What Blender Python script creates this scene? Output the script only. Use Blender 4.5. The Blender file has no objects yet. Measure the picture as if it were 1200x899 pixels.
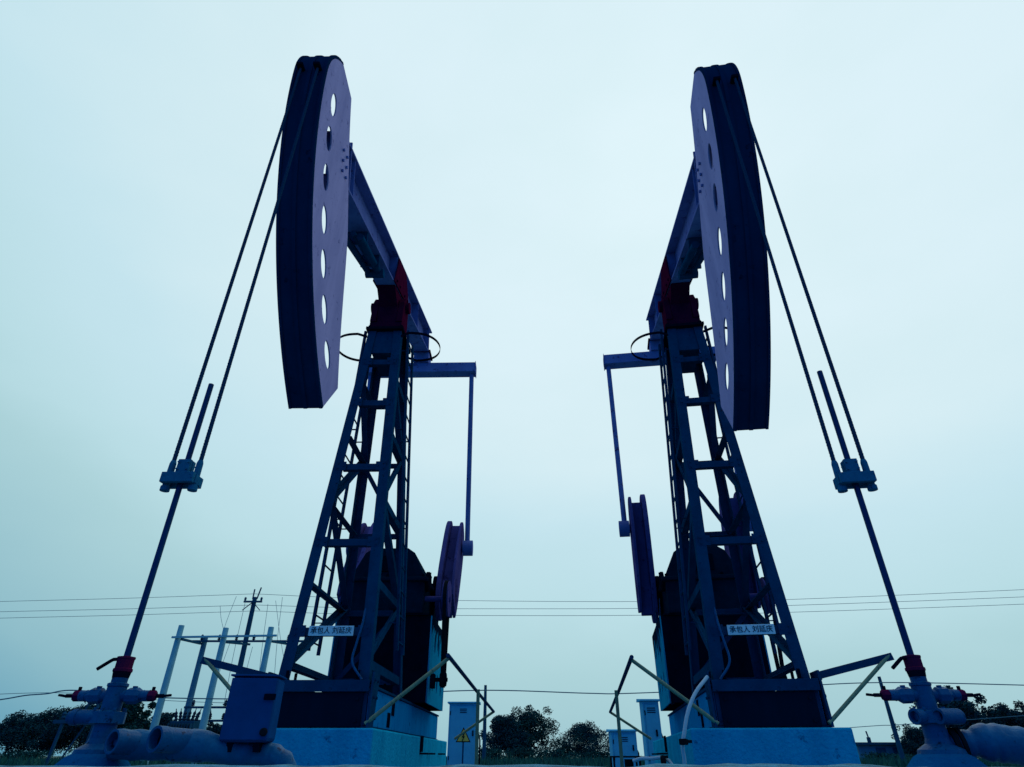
import bpy, bmesh, math, random
from mathutils import Vector, Matrix
random.seed(7)
V = Vector
R_ = math.radians
scene = bpy.context.scene
COL = scene.collection

# ------------------------------------------------------------------ measures
H = 0.40                      # camera height above the pad
PITCH = R_(31.8)
F = 704.0                     # focal length in pixels of a 1200 px wide frame


def at(px, py, y):
    """world point seen at photo pixel (px, py) that lies y metres ahead"""
    a, u = (px - 600) / F, (449.5 - py) / F
    f = math.cos(PITCH) - u * math.sin(PITCH)
    z = math.sin(PITCH) + u * math.cos(PITCH)
    return V((a / f * y, y, H + z / f * y))


# ------------------------------------------------------------------ materials
def mat(name, c1, c2=None, scale=4.0, rough=0.55, bump=0.0, metal=0.0, rust=None, rust_amt=0.62,
        spec=0.0, streak=False, bscale=None):
    m = bpy.data.materials.new(name)
    m.use_nodes = True
    nt = m.node_tree
    N, L = nt.nodes, nt.links
    b = N['Principled BSDF']
    b.inputs['Roughness'].default_value = rough
    b.inputs['Metallic'].default_value = metal
    b.inputs['Specular IOR Level'].default_value = spec
    c2 = c2 or tuple(x * 0.7 for x in c1)
    tc = N.new('ShaderNodeTexCoord')
    mp = N.new('ShaderNodeMapping')
    L.new(tc.outputs['Object'], mp.inputs['Vector'])
    if streak:
        mp.inputs['Scale'].default_value = (1, 1, 0.22)
    n1 = N.new('ShaderNodeTexNoise')
    n1.inputs['Scale'].default_value = scale
    n1.inputs['Detail'].default_value = 7
    n1.inputs['Roughness'].default_value = 0.65
    L.new(mp.outputs['Vector'], n1.inputs['Vector'])
    r1 = N.new('ShaderNodeValToRGB')
    r1.color_ramp.elements[0].position = 0.32
    r1.color_ramp.elements[1].position = 0.68
    r1.color_ramp.elements[0].color = (*c2, 1)
    r1.color_ramp.elements[1].color = (*c1, 1)
    L.new(n1.outputs['Fac'], r1.inputs['Fac'])
    out = r1.outputs['Color']
    if rust:
        n2 = N.new('ShaderNodeTexNoise')
        n2.inputs['Scale'].default_value = scale * 2.3
        n2.inputs['Detail'].default_value = 9
        n2.inputs['Roughness'].default_value = 0.75
        L.new(tc.outputs['Object'], n2.inputs['Vector'])
        r2 = N.new('ShaderNodeValToRGB')
        r2.color_ramp.elements[0].position = rust_amt
        r2.color_ramp.elements[1].position = rust_amt + 0.06
        L.new(n2.outputs['Fac'], r2.inputs['Fac'])
        mx = N.new('ShaderNodeMix')
        mx.data_type = 'RGBA'
        L.new(r2.outputs['Color'], mx.inputs['Factor'])
        L.new(out, mx.inputs[6])
        mx.inputs[7].default_value = (*rust, 1)
        out = mx.outputs[2]
    L.new(out, b.inputs['Base Color'])
    rr = N.new('ShaderNodeMapRange')
    rr.inputs['To Min'].default_value = max(0.05, rough - 0.13)
    rr.inputs['To Max'].default_value = min(1, rough + 0.15)
    L.new(n1.outputs['Fac'], rr.inputs['Value'])
    L.new(rr.outputs['Result'], b.inputs['Roughness'])
    if bump:
        n3 = N.new('ShaderNodeTexNoise')
        n3.inputs['Scale'].default_value = bscale or scale * 9
        n3.inputs['Detail'].default_value = 6
        L.new(tc.outputs['Object'], n3.inputs['Vector'])
        bp = N.new('ShaderNodeBump')
        bp.inputs['Strength'].default_value = bump
        bp.inputs['Distance'].default_value = 0.02
        L.new(n3.outputs['Fac'], bp.inputs['Height'])
        L.new(bp.outputs['Normal'], b.inputs['Normal'])
    return m


RUST = (0.05, 0.03, 0.06)
M = dict(
    steel=mat('blue painted steel', (0.002, 0.056, 0.132), (0.001, 0.035, 0.09), 5, 0.5, 0.12, rust=(0.003, 0.013, 0.036), rust_amt=0.6),
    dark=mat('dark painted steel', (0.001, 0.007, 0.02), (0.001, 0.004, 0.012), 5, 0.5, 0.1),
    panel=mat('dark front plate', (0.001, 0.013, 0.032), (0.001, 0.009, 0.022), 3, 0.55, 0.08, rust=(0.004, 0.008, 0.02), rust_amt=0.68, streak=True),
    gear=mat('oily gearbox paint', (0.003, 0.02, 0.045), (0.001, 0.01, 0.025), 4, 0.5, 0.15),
    web=mat('pale base side tone', (0.003, 0.23, 0.5), (0.002, 0.16, 0.39), 3, 0.55, 0.1, rust=(0.001, 0.05, 0.13), rust_amt=0.6, streak=True),
    galv=mat('weathered galvanised steel', (0.02, 0.15, 0.27), (0.012, 0.1, 0.2), 12, 0.6, 0.1, rust=(0.004, 0.03, 0.07), rust_amt=0.58),
    cone=mat('blue washed cement', (0.004, 0.10, 0.26), (0.002, 0.065, 0.19), 5, 0.9, 0.4, rust=(0.002, 0.04, 0.11), rust_amt=0.58),
    face=mat('horse head wearing face', (0.002, 0.028, 0.085), (0.001, 0.018, 0.06), 3, 0.42, 0.08, rust=(0.001, 0.01, 0.032), rust_amt=0.6, streak=True),
    cheek=mat('mauve head plate', (0.42, 0.35, 0.6), (0.3, 0.26, 0.48), 3.5, 0.5, 0.06, rust=(0.17, 0.15, 0.31), rust_amt=0.59, streak=True),
    beam=mat('indigo beam paint', (0.16, 0.19, 0.44), (0.11, 0.13, 0.35), 3, 0.5, 0.08, rust=(0.07, 0.05, 0.15), rust_amt=0.57),
    red=mat('dark red bearing paint', (0.075, 0.005, 0.028), (0.045, 0.003, 0.02), 5, 0.5, 0.12, rust=(0.012, 0.008, 0.03), rust_amt=0.6),
    nut=mat('red gland paint', (0.11, 0.01, 0.05), (0.075, 0.008, 0.036), 14, 0.5, 0.15, rust=(0.025, 0.01, 0.04), rust_amt=0.62),
    crank=mat('violet crank paint', (0.085, 0.07, 0.23), (0.055, 0.048, 0.17), 3, 0.5, 0.08, rust=(0.03, 0.022, 0.09), rust_amt=0.57),
    grey=mat('side plate with painted skylight', (0.006, 0.28, 0.47), (0.004, 0.21, 0.38), 3, 0.5, 0.06, rust=(0.001, 0.03, 0.08), rust_amt=0.6, streak=True),  # skylight on the pedestal sides is put into this paler colour
    concrete=mat('weathered concrete', (0.009, 0.37, 0.6), (0.004, 0.25, 0.44), 2.6, 0.9, 0.6, rust=(0.003, 0.13, 0.26), rust_amt=0.59, streak=True, bscale=30),
    well=mat('blue wellhead paint', (0.002, 0.095, 0.23), (0.001, 0.055, 0.155), 9, 0.42, 0.2, rust=(0.002, 0.02, 0.055), rust_amt=0.57, spec=0.06),
    lag=mat('wrapped pipe lagging', (0.002, 0.115, 0.25), (0.001, 0.065, 0.165), 7, 0.45, 0.45, rust=(0.001, 0.025, 0.07), rust_amt=0.6, bscale=22, spec=0.1),
    box=mat('blue junction box paint', (0.006, 0.065, 0.21), (0.004, 0.05, 0.165), 5, 0.45, 0.05, rust=(0.003, 0.03, 0.09), rust_amt=0.68),
    rod=mat('polished rod steel', (0.006, 0.042, 0.12), (0.004, 0.03, 0.09), 20, 0.35, 0.0, 0.5),
    rope=mat('steel wire rope', (0.012, 0.055, 0.12), (0.008, 0.035, 0.08), 60, 0.55, 0.3),
    yellow=mat('faded yellow rail paint', (0.28, 0.3, 0.18), (0.17, 0.21, 0.15), 9, 0.6, 0.1, rust=(0.05, 0.06, 0.07), rust_amt=0.58),
    cabinet=mat('pale cabinet paint', (0.1, 0.39, 0.58), (0.075, 0.33, 0.51), 3, 0.5, 0.05, rust=(0.03, 0.14, 0.21), rust_amt=0.7),
    pole=mat('concrete pole', (0.26, 0.48, 0.56), (0.18, 0.38, 0.47), 3, 0.85, 0.1),
    darkpole=mat('dark timber pole', (0.015, 0.08, 0.15), (0.01, 0.055, 0.11), 5, 0.8, 0.2),
    wire=mat('power wire', (0.12, 0.22, 0.27), (0.09, 0.17, 0.22), 3, 0.6),
    hose=mat('pale rubber hose', (0.5, 0.58, 0.64), (0.42, 0.5, 0.57), 12, 0.55, 0.1),
    black=mat('black rubber', (0.012, 0.014, 0.02), (0.008, 0.01, 0.014), 8, 0.6, 0.1),
    white=mat('white plate enamel', (0.74, 0.76, 0.8), (0.66, 0.69, 0.75), 8, 0.45, 0.02),
    ink=mat('navy lettering', (0.012, 0.016, 0.05), (0.01, 0.012, 0.04), 8, 0.6),
    signyellow=mat('warning yellow', (0.85, 0.45, 0.1), (0.75, 0.38, 0.08), 8, 0.5),
    signblack=mat('warning black', (0.012, 0.012, 0.014), (0.01, 0.01, 0.012), 8, 0.6),
    porcelain=mat('brown porcelain', (0.03, 0.05, 0.08), (0.02, 0.03, 0.06), 8, 0.25),
    bark=mat('tree bark', (0.04, 0.045, 0.05), (0.025, 0.03, 0.035), 6, 0.9, 0.4),
    leafa=mat('dark blue green leaves', (0.012, 0.06, 0.075), (0.006, 0.032, 0.048), 1.3, 0.7),
    leafb=mat('green leaves', (0.018, 0.075, 0.07), (0.008, 0.04, 0.048), 1.3, 0.7),
    grass=mat('field grass', (0.03, 0.12, 0.09), (0.015, 0.07, 0.065), 0.35, 0.85),
    wall=mat('plastered wall', (0.07, 0.2, 0.32), (0.05, 0.15, 0.25), 1.5, 0.85, 0.1),
)


# ------------------------------------------------------------------ mesh builder
def frame(d):
    d = d.normalized()
    u = V((0, 0, 1)) if abs(d.z) < 0.95 else V((0, 1, 0))
    s = d.cross(u).normalized()
    return d, s, s.cross(d).normalized()


class MB:
    def __init__(self):
        self.bm = bmesh.new()

    def hexa(self, c):
        v = [self.bm.verts.new(p) for p in c]
        for f in ((0, 3, 2, 1), (4, 5, 6, 7), (0, 1, 5, 4), (1, 2, 6, 5), (2, 3, 7, 6), (3, 0, 4, 7)):
            self.bm.faces.new([v[i] for i in f])
        return self

    def box(self, x0, x1, y0, y1, z0, z1):
        return self.hexa([V(p) for p in ((x0, y0, z0), (x1, y0, z0), (x1, y1, z0), (x0, y1, z0),
                                         (x0, y0, z1), (x1, y0, z1), (x1, y1, z1), (x0, y1, z1))])

    def plate(self, p0, p1, a, b):
        """solid from the segment p0-p1 swept by the vectors a and b"""
        return self.hexa([p0, p0 + a, p0 + a + b, p0 + b, p1, p1 + a, p1 + a + b, p1 + b])

    def bar(self, p0, p1, w, h, side=None):
        p0, p1 = V(p0), V(p1)
        d, s, u = frame(p1 - p0)
        if side is not None:
            s = V(side)
            s = (s - d * s.dot(d)).normalized()
            u = s.cross(d).normalized()
        return self.plate(p0 - s * w / 2 - u * h / 2, p1 - s * w / 2 - u * h / 2, s * w, u * h)

    def ell(self, p0, p1, a, b, w, t=0.014):
        """angle iron whose outer corner runs p0-p1, flanges towards a and b"""
        p0, p1, a, b = V(p0), V(p1), V(a), V(b)
        d = (p1 - p0).normalized()
        a = (a - d * a.dot(d)).normalized()
        b = (b - d * b.dot(d)).normalized()
        self.plate(p0, p1, a * w, b * t)
        self.plate(p0 + b * t, p1 + b * t, a * t, b * (w - t))
        return self

    def ibeam(self, p0, p1, up, dep, fl, tw=0.016, tf=0.022):
        p0, p1, up = V(p0), V(p1), V(up)
        d = (p1 - p0).normalized()
        up = (up - d * up.dot(d)).normalized()
        s = d.cross(up).normalized()
        self.plate(p0 - s * fl / 2 - up * dep / 2, p1 - s * fl / 2 - up * dep / 2, s * fl, up * tf)
        self.plate(p0 - s * fl / 2 + up * (dep / 2 - tf), p1 - s * fl / 2 + up * (dep / 2 - tf), s * fl, up * tf)
        self.plate(p0 - s * tw / 2 - up * (dep / 2 - tf), p1 - s * tw / 2 - up * (dep / 2 - tf), s * tw, up * (dep - 2 * tf))
        return self

    def cyl(self, p0, p1, r, seg=20, r2=None, cap=True):
        return self.lathe(V(p0), V(p1) - V(p0), [(r, 0), (r if r2 is None else r2, (V(p1) - V(p0)).length)], seg, cap)

    def lathe(self, o, d, prof, seg=20, cap=True, smooth=True):
        o = V(o)
        d, s, u = frame(V(d))
        bm = self.bm

        def ring(r, h):
            return [bm.verts.new(o + d * h + (s * math.cos(2 * math.pi * k / seg) + u * math.sin(2 * math.pi * k / seg)) * r)
                    for k in range(seg)]
        for (ra, ha), (rb, hb) in zip(prof, prof[1:]):
            A, B = ring(ra, ha), ring(rb, hb)
            for k in range(seg):
                f = bm.faces.new((A[k], A[(k + 1) % seg], B[(k + 1) % seg], B[k]))
                f.smooth = smooth and seg > 9
        if cap:
            if prof[0][0] > 0.001:
                bm.faces.new(list(reversed(ring(*prof[0]))))
            if prof[-1][0] > 0.001:
                bm.faces.new(ring(*prof[-1]))
        return self

    def tube(self, pts, r, seg=12, cap=True, rf=None):
        pts = [V(p) for p in pts]
        bm = self.bm
        rings = []
        n = len(pts)
        _, s, u = frame(pts[1] - pts[0])
        for i, p in enumerate(pts):
            t = (pts[min(i + 1, n - 1)] - pts[max(i - 1, 0)]).normalized()
            s = (s - t * s.dot(t)).normalized()
            u = s.cross(t).normalized()
            rr = r if rf is None else rf(i / (n - 1))
            rings.append([bm.verts.new(p + (s * math.cos(2 * math.pi * k / seg) + u * math.sin(2 * math.pi * k / seg)) * rr)
                          for k in range(seg)])
        for A, B in zip(rings, rings[1:]):
            for k in range(seg):
                f = bm.faces.new((A[k], A[(k + 1) % seg], B[(k + 1) % seg], B[k]))
                f.smooth = True
        if cap:
            for q in (rings[0], rings[-1]):
                bm.faces.new([bm.verts.new(v.co) for v in q])
        return self

    def prism(self, poly, fn, t):
        """polygon of (a, b) pairs; fn(a, b, t) gives the point; extruded t0..t1"""
        A = [self.bm.verts.new(fn(a, b, t[0])) for a, b in poly]
        B = [self.bm.verts.new(fn(a, b, t[1])) for a, b in poly]
        n = len(poly)
        self.bm.faces.new(A)
        self.bm.faces.new(list(reversed(B)))
        for i in range(n):
            self.bm.faces.new((A[i], B[i], B[(i + 1) % n], A[(i + 1) % n]))
        return self

    def bolts(self, pts, d, r=0.016, h=0.014):
        for p in pts:
            self.lathe(V(p), d, [(r, 0), (r, h)], 6, True, False)
        return self

    def build(self, name, material, parent=None, bevel=0.0, loc=None):
        bmesh.ops.recalc_face_normals(self.bm, faces=self.bm.faces[:])
        me = bpy.data.meshes.new(name)
        self.bm.to_mesh(me)
        self.bm.free()
        return link(name, me, material, parent, bevel, loc)


def link(name, me, material, parent=None, bevel=0.0, loc=None):
    me.materials.append(material)
    o = bpy.data.objects.new(name, me)
    COL.objects.link(o)
    if parent is not None:
        o.parent = parent
    if loc is not None:
        o.location = loc
    if bevel:
        b = o.modifiers.new('soft edges', 'BEVEL')
        b.width = bevel
        b.segments = 2
        b.limit_method = 'ANGLE'
        b.angle_limit = R_(50)
    return o


def tag(o, label=None, cat=None, group=None, kind=None):
    if label:
        o['label'] = label
    if cat:
        o['category'] = cat
    if group:
        o['group'] = group
    if kind:
        o['kind'] = kind
    return o


def empty(name, loc, rz=0.0):
    o = bpy.data.objects.new(name, None)
    o.empty_display_size = 0.3
    COL.objects.link(o)
    o.location = loc
    o.rotation_euler = (0, 0, rz)
    return o


def sheet(loops, thick):
    """flat mesh (in x, y) of an outline with holes, thickness along z, from a filled 2D curve"""
    cu = bpy.data.curves.new('sheet', 'CURVE')
    cu.dimensions = '2D'
    cu.fill_mode = 'BOTH'
    cu.extrude = thick / 2
    for lp in loops:
        sp = cu.splines.new('POLY')
        sp.points.add(len(lp) - 1)
        for p, q in zip(sp.points, lp):
            p.co = (q[0], q[1], 0, 1)
        sp.use_cyclic_u = True
    return curve_mesh(cu)


def curve_mesh(cu):
    o = bpy.data.objects.new('tmp', cu)
    COL.objects.link(o)
    bpy.context.view_layer.update()
    dg = bpy.context.evaluated_depsgraph_get()
    me = bpy.data.meshes.new_from_object(o.evaluated_get(dg))
    bpy.data.objects.remove(o)
    bpy.data.curves.remove(cu)
    me.materials.clear()
    return me


def text_mesh(body, size, depth=0.002):
    cu = bpy.data.curves.new('text', 'FONT')
    cu.body = body
    cu.size = size
    cu.extrude = depth
    cu.align_x = 'CENTER'
    cu.align_y = 'CENTER'
    return curve_mesh(cu)


def ngon(n, cx, cy, rx, ry=None, rot=0):
    ry = ry or rx
    return [(cx + rx * math.cos(2 * math.pi * k / n + rot), cy + ry * math.sin(2 * math.pi * k / n + rot)) for k in range(n)]


# ------------------------------------------------------------------ pumpjack
RA = 4.48          # reach from the well to the beam pivot
ZP = 7.03          # beam pivot height
REAR = 3.3         # pivot to equaliser
CZ, CD = 2.95, 7.6  # crank shaft
CR, PL = 1.15, 4.10   # crank throw, pitman length
Z0, Z1 = 1.08, 6.42    # tower foot and top


def front_d(z):
    return 3.75 + (z - Z0) / (Z1 - Z0) * 0.55


def rear_d(z):
    return 5.9 + (z - Z0) / (Z1 - Z0) * (4.92 - 5.9)


def half(z):
    return 0.52 + (z - Z0) / (Z1 - Z0) * (0.275 - 0.52)


def solve_beam(alpha):
    wd, wz = CD + CR * math.sin(alpha), CZ + CR * math.cos(alpha)
    lo, hi = R_(-35), R_(35)
    for _ in range(50):
        m = (lo + hi) / 2
        d, z = RA + REAR * math.cos(m), ZP + REAR * math.sin(m)
        if math.hypot(d - wd, z - wz) < PL:
            lo = m
        else:
            hi = m
    return m, wd, wz


def make_pumpjack(loc, yaw, alpha, label):
    root = empty('pumpjack', loc, -yaw)
    tag(root, label, 'pumpjack', 'oil pumpjacks')
    phi, wd, wz = solve_beam(alpha)
    cphi, sphi = math.cos(phi), math.sin(phi)

    def bf(s, t, l):       # beam frame: s towards the head, t up, l across
        return V((l, RA - (s * cphi + t * sphi), ZP - s * sphi + t * cphi))
    # ---- base frame
    b = MB()
    for s in (-1, 1):
        b.box(s * 0.35, s * 0.545, 3.68, 9.7, 0.676, 1.05)
        b.box(s * 0.345, s * 0.575, 3.68, 9.7, 1.052, 1.08)
        b.box(s * 0.345, s * 0.575, 3.68, 9.7, 0.651, 0.674)
    for d in (4.6, 5.9, 6.7, 8.4, 9.6):
        b.box(-0.345, 0.345, d, d + 0.16, 0.72, 1.02)
    b.build('base_frame', M['steel'], root, 0.004)
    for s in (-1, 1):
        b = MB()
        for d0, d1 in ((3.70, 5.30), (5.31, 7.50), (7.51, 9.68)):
            b.box(s * 0.547, s * 0.556, d0, d1, 0.68, 1.046)  # thin plates over the frame side, paler than its steel
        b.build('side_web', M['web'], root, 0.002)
        MB().box(s * 0.5575, s * 0.562, 4.78, 4.96, 0.70, 0.86).build('web_opening', M['dark'], root)
        MB().box(s * 0.5575, s * 0.562, 5.02, 5.20, 0.84, 1.02).build('web_opening', M['dark'], root)
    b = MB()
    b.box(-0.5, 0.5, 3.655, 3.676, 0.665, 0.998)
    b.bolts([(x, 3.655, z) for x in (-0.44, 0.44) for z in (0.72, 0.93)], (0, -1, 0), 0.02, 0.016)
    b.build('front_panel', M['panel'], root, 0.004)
    b = MB()
    b.box(-0.56, 0.56, 3.645, 3.80, 1.084, 1.115)
    b.box(-0.56, 0.56, 3.625, 3.643, 1.0, 1.115)
    b.build('front_sill', M['steel'], root, 0.004)
    for s in (-1, 1):
        b = MB()
        b.prism([(3.6, 0.655), (3.66, 1.2), (3.95, 1.2), (3.84, 0.655)], lambda d, z, l: V((l, d, z)), (s * 0.575, s * 0.60))
        b.bolts([(s * 0.60, d, z) for d in (3.70, 3.84) for z in (0.75, 0.95, 1.12)], (s, 0, 0), 0.018, 0.02)
        b.build('gusset_plate', M['steel'], root, 0.003)
    for s in (-1, 1):
        for d in (3.72, 4.0, 5.2, 6.9, 8.8):
            b = MB()
            b.cyl((s * 0.40, d, 0.65), (s * 0.40, d, 1.22), 0.018, 8)
            b.lathe((s * 0.40, d, 1.08), (0, 0, 1), [(0.036, 0), (0.036, 0.05)], 6, True, False)
            b.build('anchor_bolt', M['dark'], root)
    # ---- tower legs
    for s in (-1, 1):
        MB().ell((s * half(Z0), front_d(Z0), Z0 + 0.036), (s * half(Z1), front_d(Z1), Z1), (-s, 0, 0), (0, 1, 0), 0.135, 0.016).build('tower_leg', M['steel'], root, 0.004)
        MB().ell((s * half(Z0), rear_d(Z0), Z0), (s * half(Z1), rear_d(Z1), Z1), (-s, 0, 0), (0, -1, 0), 0.135, 0.016).build('tower_leg', M['steel'], root, 0.004)
    # ---- front crossbars
    for z in (1.65, 2.75, 3.86, 4.96, 5.76):
        w, d = half(z) - 0.125, front_d(z) + 0.02
        b = MB().ell((-w, d, z - 0.045), (w, d, z - 0.045), (0, 0, 1), (0, 1, 0), 0.09, 0.012)
        for e in (-1, 1):
            x0, x1 = sorted((e * (w - 0.06), e * (w + 0.085)))
            yl = front_d(z)
            b.box(x0, x1, yl - 0.012, yl - 0.003, z - 0.065, z + 0.065)
            b.bolts([(e * (w + 0.055), yl - 0.012, z + k) for k in (-0.035, 0.035)] + [(e * (w - 0.03), yl - 0.012, z)], (0, -1, 0), 0.013, 0.012)
        b.build('crossbar', M['steel'], root, 0.003)
    # ---- rear crossbars and braces
    for z in (1.3, 2.2, 3.3, 4.4, 5.4):
        w, d = half(z) - 0.12, rear_d(z) - 0.02
        MB().ell((-w, d, z - 0.045), (w, d, z - 0.045), (0, 0, 1), (0, -1, 0), 0.09, 0.012).build('crossbar', M['steel'], root, 0.003)
    for k, (za, zb) in enumerate(((1.3, 2.2), (3.3, 4.4))):
        s = 1 if k % 2 else -1
        MB().bar((s * (half(za) - 0.06), rear_d(za) - 0.045, za), (-s * (half(zb) - 0.06), rear_d(zb) - 0.045, zb), 0.012, 0.07, (0, 1, 0)).build('brace', M['steel'], root)
    # ---- side struts and braces
    lv = (1.25, 2.2, 3.3, 4.4, 5.4)
    for s in (-1, 1):
        for z in lv:
            MB().ell((s * (half(z) - 0.02), front_d(z) + 0.1, z), (s * (half(z) - 0.02), rear_d(z) - 0.1, z), (0, 0, 1), (-s, 0, 0), 0.1, 0.012).build('side_strut', M['steel'], root, 0.003)
        for k, (za, zb) in enumerate(zip(lv, lv[1:])):
            f, r = (za, zb) if k % 2 == 0 else (zb, za)
            MB().ell((s * (half(f) - 0.036), front_d(f) + 0.07, f + 0.05), (s * (half(r) - 0.036), rear_d(r) - 0.07, r + 0.05), (0, 0, 1), (-s, 0, 0), 0.09, 0.012).build('brace', M['steel'], root, 0.003)
    # ---- top box, cap
    b = MB()
    za, zb = 5.95, Z1 - 0.004
    wa, wb = half(za) - 0.13, half(zb) - 0.13
    b.hexa([V((-wa, front_d(za) + 0.02, za)), V((wa, front_d(za) + 0.02, za)), V((wa, rear_d(za) - 0.02, za)), V((-wa, rear_d(za) - 0.02, za)),
            V((-wb, front_d(zb) + 0.02, zb)), V((wb, front_d(zb) + 0.02, zb)), V((wb, rear_d(zb) - 0.02, zb)), V((-wb, rear_d(zb) - 0.02, zb))])
    b.build('top_panel', M['steel'], root, 0.004)
    b = MB()
    b.box(-0.31, 0.31, 4.24, 5.0, Z1, Z1 + 0.05)
    b.bolts([(x, d, Z1 + 0.05) for x in (-0.26, 0.26) for d in (4.3, 4.92)], (0, 0, 1), 0.03, 0.05)
    b.build('cap_plate', M['dark'], root, 0.004)
    # ---- ladders with their hoops
    for s in (-1, 1):
        b = MB()
        lo, hi = 1.58, 6.5

        def rail(z, e):
            return V((s * (half(z) + 0.09), 4.85 - 0.42 * (z - lo) / (hi - lo) + e, z))
        for e in (0.0, 0.44):
            b.bar(rail(lo, e), rail(hi, e), 0.035, 0.06, (1, 0, 0))
        z = lo + 0.12
        while z < hi - 0.05:
            b.cyl(rail(z, 0.02), rail(z, 0.42), 0.012, 8)
            z += 0.33
        for z in (1.9, 3.3, 4.7, 6.1):
            for e in (0, 0.44):
                p = rail(z, e)
                b.bar(p + V((s * 0.0, 0, 0.02)), V((s * (half(z) - 0.03), p.y, z + 0.02)), 0.03, 0.01)
        b.build('ladder', M['steel'], root)
        pts = []
        for k in range(29):
            a = math.pi * (k / 28)
            pts.append((s * (0.42 + 0.46 * math.sin(a) ** 0.8), 4.62 - 0.40 * math.cos(a), 6.30))
        pts = [(s * 0.285, 4.30, 6.30)] + pts + [(s * 0.285, 4.93, 6.30)]
        b = MB()
        for p, q in zip(pts, pts[1:]):
            d = (V(q) - V(p))
            n = V((d.y, -d.x, 0)).normalized()
            b.plate(V(p) - V((0, 0, .02)), V(q) - V((0, 0, .02)), n * 0.008, V((0, 0, 0.045)))
        b.build('safety_hoop', M['dark'], root)
    # ---- name plate
    z = 1.65
    npl = MB().box(-0.265, 0.265, front_d(z) - 0.022, front_d(z) - 0.014, z - 0.055, z + 0.055).build('name_plate', M['white'], root, 0.002)
    me = text_mesh('承包人 刘延庆', 0.078)
    me.transform(Matrix.Translation((0, front_d(z) - 0.0245, z)) @ Matrix.Rotation(R_(90), 4, 'X'))
    link('lettering', me, M['ink'], npl)
    # ---- saddle
    b = MB()
    b.box(-0.27, 0.27, RA - 0.2, RA + 0.28, Z1 + 0.053, Z1 + 0.17)
    for s in (-1, 1):
        b.prism([(RA - 0.22, Z1 + 0.172), (RA - 0.17, ZP), (RA - 0.09, ZP + 0.14), (RA + 0.09, ZP + 0.14), (RA + 0.17, ZP), (RA + 0.24, Z1 + 0.172)],
                lambda d, z, l: V((l, d, z)), (s * 0.17, s * 0.27))
    b.box(-0.165, 0.165, RA - 0.19, RA + 0.19, Z1 + 0.172, ZP - 0.03)
    b.cyl((-0.33, RA, ZP), (0.33, RA, ZP), 0.10, 20)
    b.build('saddle_bearing', M['red'], root, 0.006)
    # ---- walking beam
    b = MB()
    b.ibeam(bf(3.55, 0.56, 0), bf(-3.62, 0.56, 0), V((0, sphi * -1, cphi)), 0.62, 0.32, 0.024, 0.03)
    for s in (3.0, 0.3, -0.3, -1.8, -3.3):
        for sd in (-1, 1):
            b.plate(bf(s, 0.282, sd * 0.013), bf(s, 0.838, sd * 0.013), V((sd * 0.135, 0, 0)), bf(s + 0.014, 0.282, 0) - bf(s, 0.282, 0))
    b.build('walking_beam', M['beam'], root, 0.004)
    b = MB()
    b.prism([(0.46, 0.243), (0.30, 0.06), (0.16, -0.11), (-0.16, -0.11), (-0.30, 0.06), (-0.46, 0.243)], lambda s, t, l: bf(s, t, l), (-0.155, 0.155))
    for sd in (-1, 1):
        b.prism([(0.62, 0.245), (0.30, 0.80), (-0.30, 0.80), (-0.62, 0.245)], lambda s, t, l: bf(s, t, l), (sd * 0.165, sd * 0.185))
        b.bolts([bf(s, 0.32, sd * 0.185) for s in (-0.45, -0.2, 0.2, 0.45)], (sd, 0, 0), 0.024, 0.02)
    b.build('saddle_clamp', M['red'], root, 0.004)
    b = MB()
    b.cyl(bf(1.25, 0.12, 0.06), bf(2.45, 0.05, 0.10), 0.05, 14)
    b.cyl(bf(1.2, 0.14, 0.02), bf(2.5, 0.08, 0.02), 0.035, 12)
    b.cyl(bf(1.25, 0.12, -0.1), bf(2.45, 0.05, -0.10), 0.05, 14)
    b.cyl(bf(1.2, 0.1, -0.14), bf(1.2, 0.1, 0.14), 0.07, 14)
    for s in (1.5, 2.2):
        b.plate(bf(s, 0.06, -0.14), bf(s, 0.06, 0.14), bf(s, 0.246, 0) - bf(s, 0.06, 0), bf(s + 0.03, 0, 0) - bf(s, 0, 0))
    b.build('adjusting_screws', M['steel'], root)
    # ---- horse head
    hs = 24.5
    W = 0.178
    head = MB()
    A0, A1 = -35.5, 22.5
    A = [R_(A0 + (A1 - A0) * k / 90) for k in range(91)]
    mid = (A0 + A1) / 2
    P, Q = [], []

    def rad(a):         # outer radius, eased back over the last degrees at the tip
        e = max(0.0, (a - R_(A1 - 9.0)) / R_(9.0))
        return RA - 0.02 - 0.30 * e ** 2.2
    bm = head.bm
    rows = []
    for a in A:
        r = rad(a)
        rows.append([bm.verts.new(bf(r2 * math.cos(a), r2 * math.sin(a), l))
                     for r2, l in ((r, -W), (r, W), (r - 0.03, W), (r - 0.03, -W))])
    for X, Y in zip(rows, rows[1:]):
        for k in range(4):
            f = bm.faces.new((X[k], X[(k + 1) % 4], Y[(k + 1) % 4], Y[k]))
            f.smooth = False
    bm.faces.new(rows[0])
    bm.faces.new(rows[-1])
    # raised rims and the wear strip joints
    for l0, l1 in ((-W + 0.002, -W + 0.03), (W - 0.03, W - 0.002), (-0.02, 0.02)):
        rr = [[bm.verts.new(bf((rad(a) + o) * math.cos(a), (rad(a) + o) * math.sin(a), l)) for o, l in ((-0.01, l0), (0.012, l0), (0.012, l1), (-0.01, l1))] for a in A[:-1]]
        for X, Y in zip(rr, rr[1:]):
            for k in range(4):
                bm.faces.new((X[k], X[(k + 1) % 4], Y[(k + 1) % 4], Y[k]))
        bm.faces.new(rr[0])
        bm.faces.new(rr[-1])
    hd = head.build('horse_head', M['face'], root)
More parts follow.
